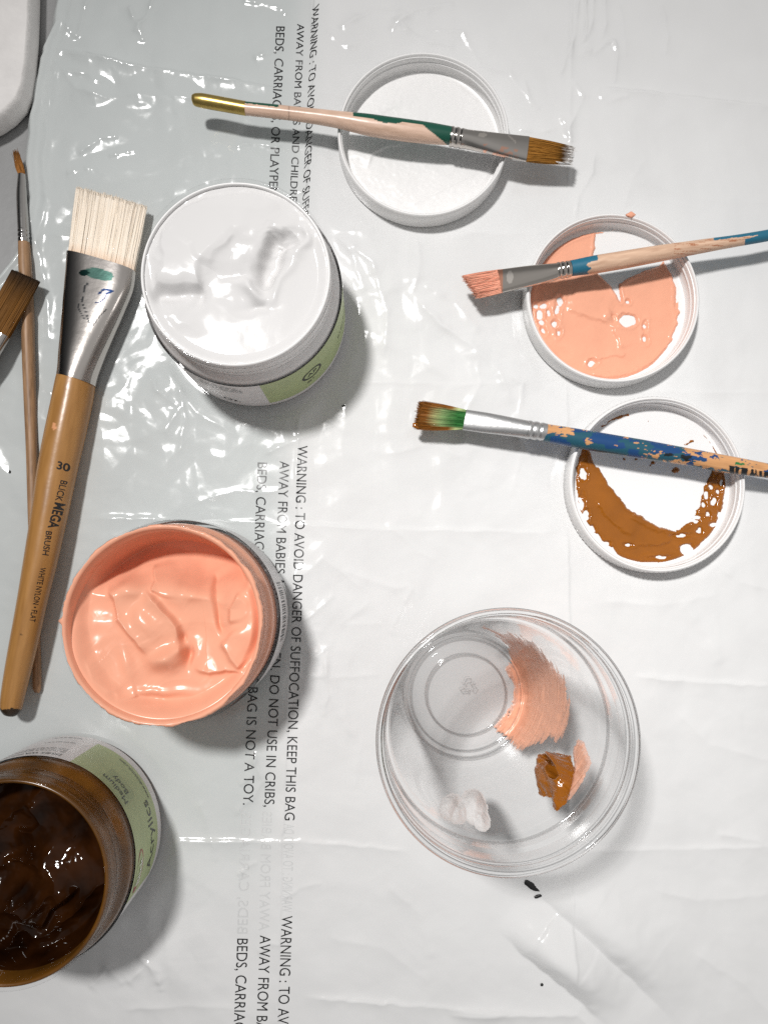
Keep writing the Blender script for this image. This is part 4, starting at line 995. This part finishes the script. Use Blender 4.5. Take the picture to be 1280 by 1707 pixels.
def colFD(T, A, V):
    px, py = PX(V[..., 0], V[..., 1], V[..., 2]); x = px * 4.162; y = (py - 230) * 4.162
    b = np.ones(V.shape) * np.array([.58,.54,.51])
    up = np.sin(A) > 0
    k = np.hypot((x - 690 - (y - 945) * .2) / 112, (y - 945 - (x - 690) * .16) / 48) + .35 * (fbm(x / 40, y / 20, 251) - .5) < .85
    b = np.where((k & up)[..., None], np.array([.13,.26,.22]), b)
    k = np.hypot((x - 585) / 34, (y - 935) / 22) < 1
    b = np.where((k & up)[..., None], np.array([.015,.05,.045]), b)
    for pl, w, cl in (([(620,1000),(590,1030),(575,1090),(575,1150),(600,1210),(620,1280)], 5, (.05,.06,.07)), ([(560,1120),(545,1180),(590,1260)], 4, (.09,.1,.11)), ([(690,1080),(720,1050),(760,1055),(790,1062),(740,1080)], 8, (.03,.06,.16)), ([(745,1080),(720,1120),(690,1145),(665,1140)], 5, (.05,.07,.15)), ([(740,1190),(690,1240),(650,1300)], 4, (.1,.1,.1))):
        d, tt, s = poly_dist(x, y, pl); k = (d < w * (.6 + .7 * vn(tt * 9, tt * 0, 252))) & up
        b = np.where(k[..., None], np.array(cl), b)
    return b
loft_obj('ferrule', secs(cD, [((472,796),(940,930),zD - 1.5,6.2,.62),((462,960),(925,1035),zD - 1.4,6.6,.64),((448,1120),(872,1180),zD - 1.2,7.2,.7),((432,1300),(790,1370),zD - .8,8.0,.8),((418,1480),(715,1550),zD - .3,9.0,.85),((404,1635),(664,1705),zD,9.8,.97),((402,1650),(662,1722),zD,9.9,1)]), M['metal'], t, colFD, nu=240, nv=160)
def hD(s, p, q):
    b = np.array([.95,.85,.73]); 
    if s < .12: b = np.array([.88,.70,.55])
    return b * (1 - .06 * s)
fibres(1.0, 'bristles', t, hD, (cD(478,800), cD(934,926), zD - 1.5, 4.6, 1), (cD(530,352), cD(1020,486), zD - 2.2, 3.0, 1), 4600, .62, .2, .25, shade=(.95,1.04), core=(1.0,.98))
# lettering on the handle
Vd, Td, Ad, Sd = loft(HD, 420, 8)
axc = Sd[:, :3]; axu = Sd[:, 3:6]; axh = Sd[:, 6]
cum = np.concatenate([[0], np.cumsum(np.linalg.norm(np.diff(axc, axis=0), axis=1))])
def on_handle(s_mm, v_mm):
    """s along the handle from the ferrule, v across (towards the right edge), on the upper skin"""
    s = s_mm / 1000
    C_ = np.stack([np.interp(s, cum, axc[:, i]) for i in range(3)], -1); U = np.stack([np.interp(s, cum, axu[:, i]) for i in range(3)], -1); h_ = np.interp(s, cum, axh)
    un = np.linalg.norm(U, axis=-1); q_ = np.clip(v_mm / 1000 / un, -.95, .95)
    P_ = C_ + U * q_[..., None]; P_[..., 2] += h_ * np.sqrt(1 - q_ ** 2) + .00012; return P_
def along(pxy):
    p = W(*pxy, .02); d = np.linalg.norm(axc[:, :2] - p[:2], axis=1); i = d.argmin()
    un = axu[i] / np.linalg.norm(axu[i]); return cum[i] * 1000, float(((p - axc[i])[:2] * un[:2]).sum()) * 1000
VV = []; TT = []; k = 0
for (s, p0, p1, cap, off, upright) in (('BLICK', (101.5,798), (93,832), 2.5, .02, 0), ('MEGA', (93,836), (82,879), 3.6, .06, 0), ('BRUSH', (79,884), (72.5,925), 2.5, .02, 0), ('WHITE NYLON • FLAT', (69,946), (50,1036), 2.2, .02, 0), ('30', (96,774), (112,781), 4.0, .05, 1)):
    V, T = text2d(s, 1.0, offset=off * .5); V[:, 0] -= V[:, 0].min(); wd = V[:, 0].max()
    s0, v0 = along(p0); s1, v1 = along(p1)
    if upright:
        wmm = abs(v1 - v0); V = V * np.array([wmm / wd, cap * 1.0]); V, T = refine(V, T, .8)
        P_ = on_handle(s0 + cap * .5 - V[:, 1], v0 + V[:, 0])
    else:
        V = V * np.array([(s1 - s0) / wd, cap]); V, T = refine(V, T, .8)
        fr = V[:, 0] / (s1 - s0); P_ = on_handle(s0 + V[:, 0], v0 + (v1 - v0) * fr + V[:, 1] - cap * .1)
    VV.append(P_); TT.append(T + k); k += len(P_)
mesh_obj('handle_text', np.concatenate(VV), np.concatenate(TT), M['ink'], hd, smooth=False)

# E: thin round brush under the wide one
t = thing('paint_brush', W(45, 640, 0), 'thin round brush with long bare wooden handle, lying under the large flat brush', 'paint brush')
zE = 3.6
loft_obj('ferrule', secs(cD, [((128,252),(178,252),zE,1.6,1),((118,400),(188,398),zE + .2,2.3,1),((124,560),(198,556),zE + .4,2.9,1)] + crimps(cD, ((128,640),(203,636)), ((131,728),(206,724)), zE + .5, 3.1)), M['metal'], t, lambda T, A, V: np.ones(V.shape) * np.array([.52,.5,.48]), nu=120, nv=40)
def colE(T, A, V): return wood(T, A, V, (.40,.235,.125), (.15,.075,.035), 261, 2.0)
loft_obj('handle', secs(cD, [((131,728),(207,725),zE + .5,3.0,1),((134,900),(220,896),zE + .5,3.5,1),((150,1200),(236,1198),zE + .5,3.6,1),((158,1500),(243,1498),zE + .4,3.4,1)]) + secs(cE, [((112,180),(166,179),zE + .1,2.9,1),((122,420),(172,419),zE - .2,2.5,1),((132,760),(178,759),zE - .6,2.3,1),((150,1200),(184,1200),zE - .9,2.2,1),((150,1440),(190,1440),zE - .8,2.3,1),((152,1505),(190,1507),zE - .8,2.1,1),((160,1526),(184,1528),zE - .8,1.0,1)]), M['raw'], t, colE, nu=360, nv=40)
fibres(1.5, 'bristles', t, lambda s, p, q: np.array([.38,.16,.035]) * (1 - .75 * max(0, s - .45)), (cD(130,254), cD(177,254), zE, 1.5, 1), (cD(98,112), cD(132,106), zE + 1.5, .8, 1), 500, .26, 1.2, 1.0)

# F: broad brown brush entering at the left edge
t = thing('paint_brush', W(10, 540, 0), 'broad dark brown bristle brush reaching in at the left edge, ferrule cut off', 'paint brush')
fibres(.5, 'bristles', t, lambda s, p, q: np.array([.20,.085,.014]) * (1 if s < .55 else max(.14, 1 - 2.0 * (s - .55))), (cD(-128,1308), cD(64,1388), 11.5, 3.2, 1), (cD(84,918), cD(278,1001), 9.0, 1.6, 1), 3200, .42, .3, .3)
loft_obj('ferrule', secs(cD, [((-132,1300),(66,1382),11.5,3.8,.5),((-210,1440),(-20,1530),12,4.6,.7),((-300,1620),(-140,1700),12.5,5.5,1)]), M['metal'], t, lambda T, A, V: np.ones(V.shape) * np.array([.5,.47,.45]), nu=80, nv=64)
loft_obj('handle', secs(cD, [((-300,1620),(-140,1700),12.5,5.4,1),((-420,1900),(-280,1960),13,5.6,1),((-760,2700),(-660,2740),13,3.5,1),((-790,2760),(-720,2790),13,2,1)]), M['handle'], t, lambda T, A, V: wood(T, A, V, (.3,.14,.05), (.2,.09,.03), 270), nu=80, nv=32)

# ------------------------------------------------------------------ folded paper towel, top left
out = [(-260,-260),(40,-260),(64,-120),(62,0),(60,60),(56,120),(50,158),(40,182),(20,203),(0,217),(-40,236),(-120,262),(-260,290)]
P_ = np.array([W(*p, .005)[:2] * 1000 for p in out])
k = 420; seg = np.vstack([P_, P_[:1]]); dl = np.concatenate([[0], np.cumsum(np.hypot(*np.diff(seg, axis=0).T))]); s_ = np.linspace(0, dl[-1], k, endpoint=False)
ox = np.interp(s_, dl, seg[:, 0]); oy = np.interp(s_, dl, seg[:, 1]); ctr = P_.mean(0)
z0, z1 = -2.6, 13.0; zm, hz = (z0 + z1) / 2, (z1 - z0) / 2; rows = []
for q in np.linspace(-90, 90, 40): rows.append((1 - .075 * (1 - math.cos(math.radians(q))), zm + hz * math.sin(math.radians(q))))
for q in np.linspace(0, 1, 200)[1:]: rows.append((.925 * (1 - q * .995), z1))
ks = np.array([r_[0] for r_ in rows])[:, None]; zz = np.array([r_[1] for r_ in rows])[:, None]
X = ctr[0] + (ox - ctr[0]) * ks; Y = ctr[1] + (oy - ctr[1]) * ks
top = (zz > z1 - 3).astype(float)
Z = zz + top * (.9 * (fbm(X / 30, Y / 30, 281) - .5) + .22 * (ridged(X / 7, Y / 2.2, 282, 2) - .4)) * sst(1, .93, ks)
V1 = np.stack([X, Y, Z], -1).reshape(-1, 3) / 1000; f1 = grid_faces(len(rows), k, True); V2 = np.zeros((0, 3)); f2 = np.zeros((0, 4), int)
o = mesh_obj('paper_towel', np.concatenate([V1, V2]), np.concatenate([f1, f2 + len(V1)]), M['paper'])
o['label'] = 'thick white folded paper towel with rounded corner, top left of the table'; o['category'] = 'paper towel'

# ------------------------------------------------------------------ dried flecks
def fleck(px, py, a, b, rot, label, seed):
    p = W(px, py, 0) ; p[2] = float(film_z(np.array([p[0] * 1000]), np.array([p[1] * 1000]))[0]) / 1000 + .0003
    o = blob('paint_fleck', M['fleck'], None, p, a, b, .35, seed, rot); o['label'] = label; o['category'] = 'paint fleck'; o['group'] = 'black paint flecks on the bag'
fleck(884, 1475, 4.1, 1.5, -.55, 'long black paint fleck on the bag just below the clear cup', 11)
fleck(896, 1493, 2.2, .9, .3, 'short black paint fleck below the longer fleck near the cup', 12)
fleck(902, 1640, .8, .7, 0, 'tiny round black fleck beside the added shade fold at the bottom', 13)
fleck(573, 677, .9, .4, 0, 'tiny black fleck right of the white paint jar', 14)
fleck(19, 787, .6, .8, 0, 'tiny dark fleck left of the thin brush handle', 15)
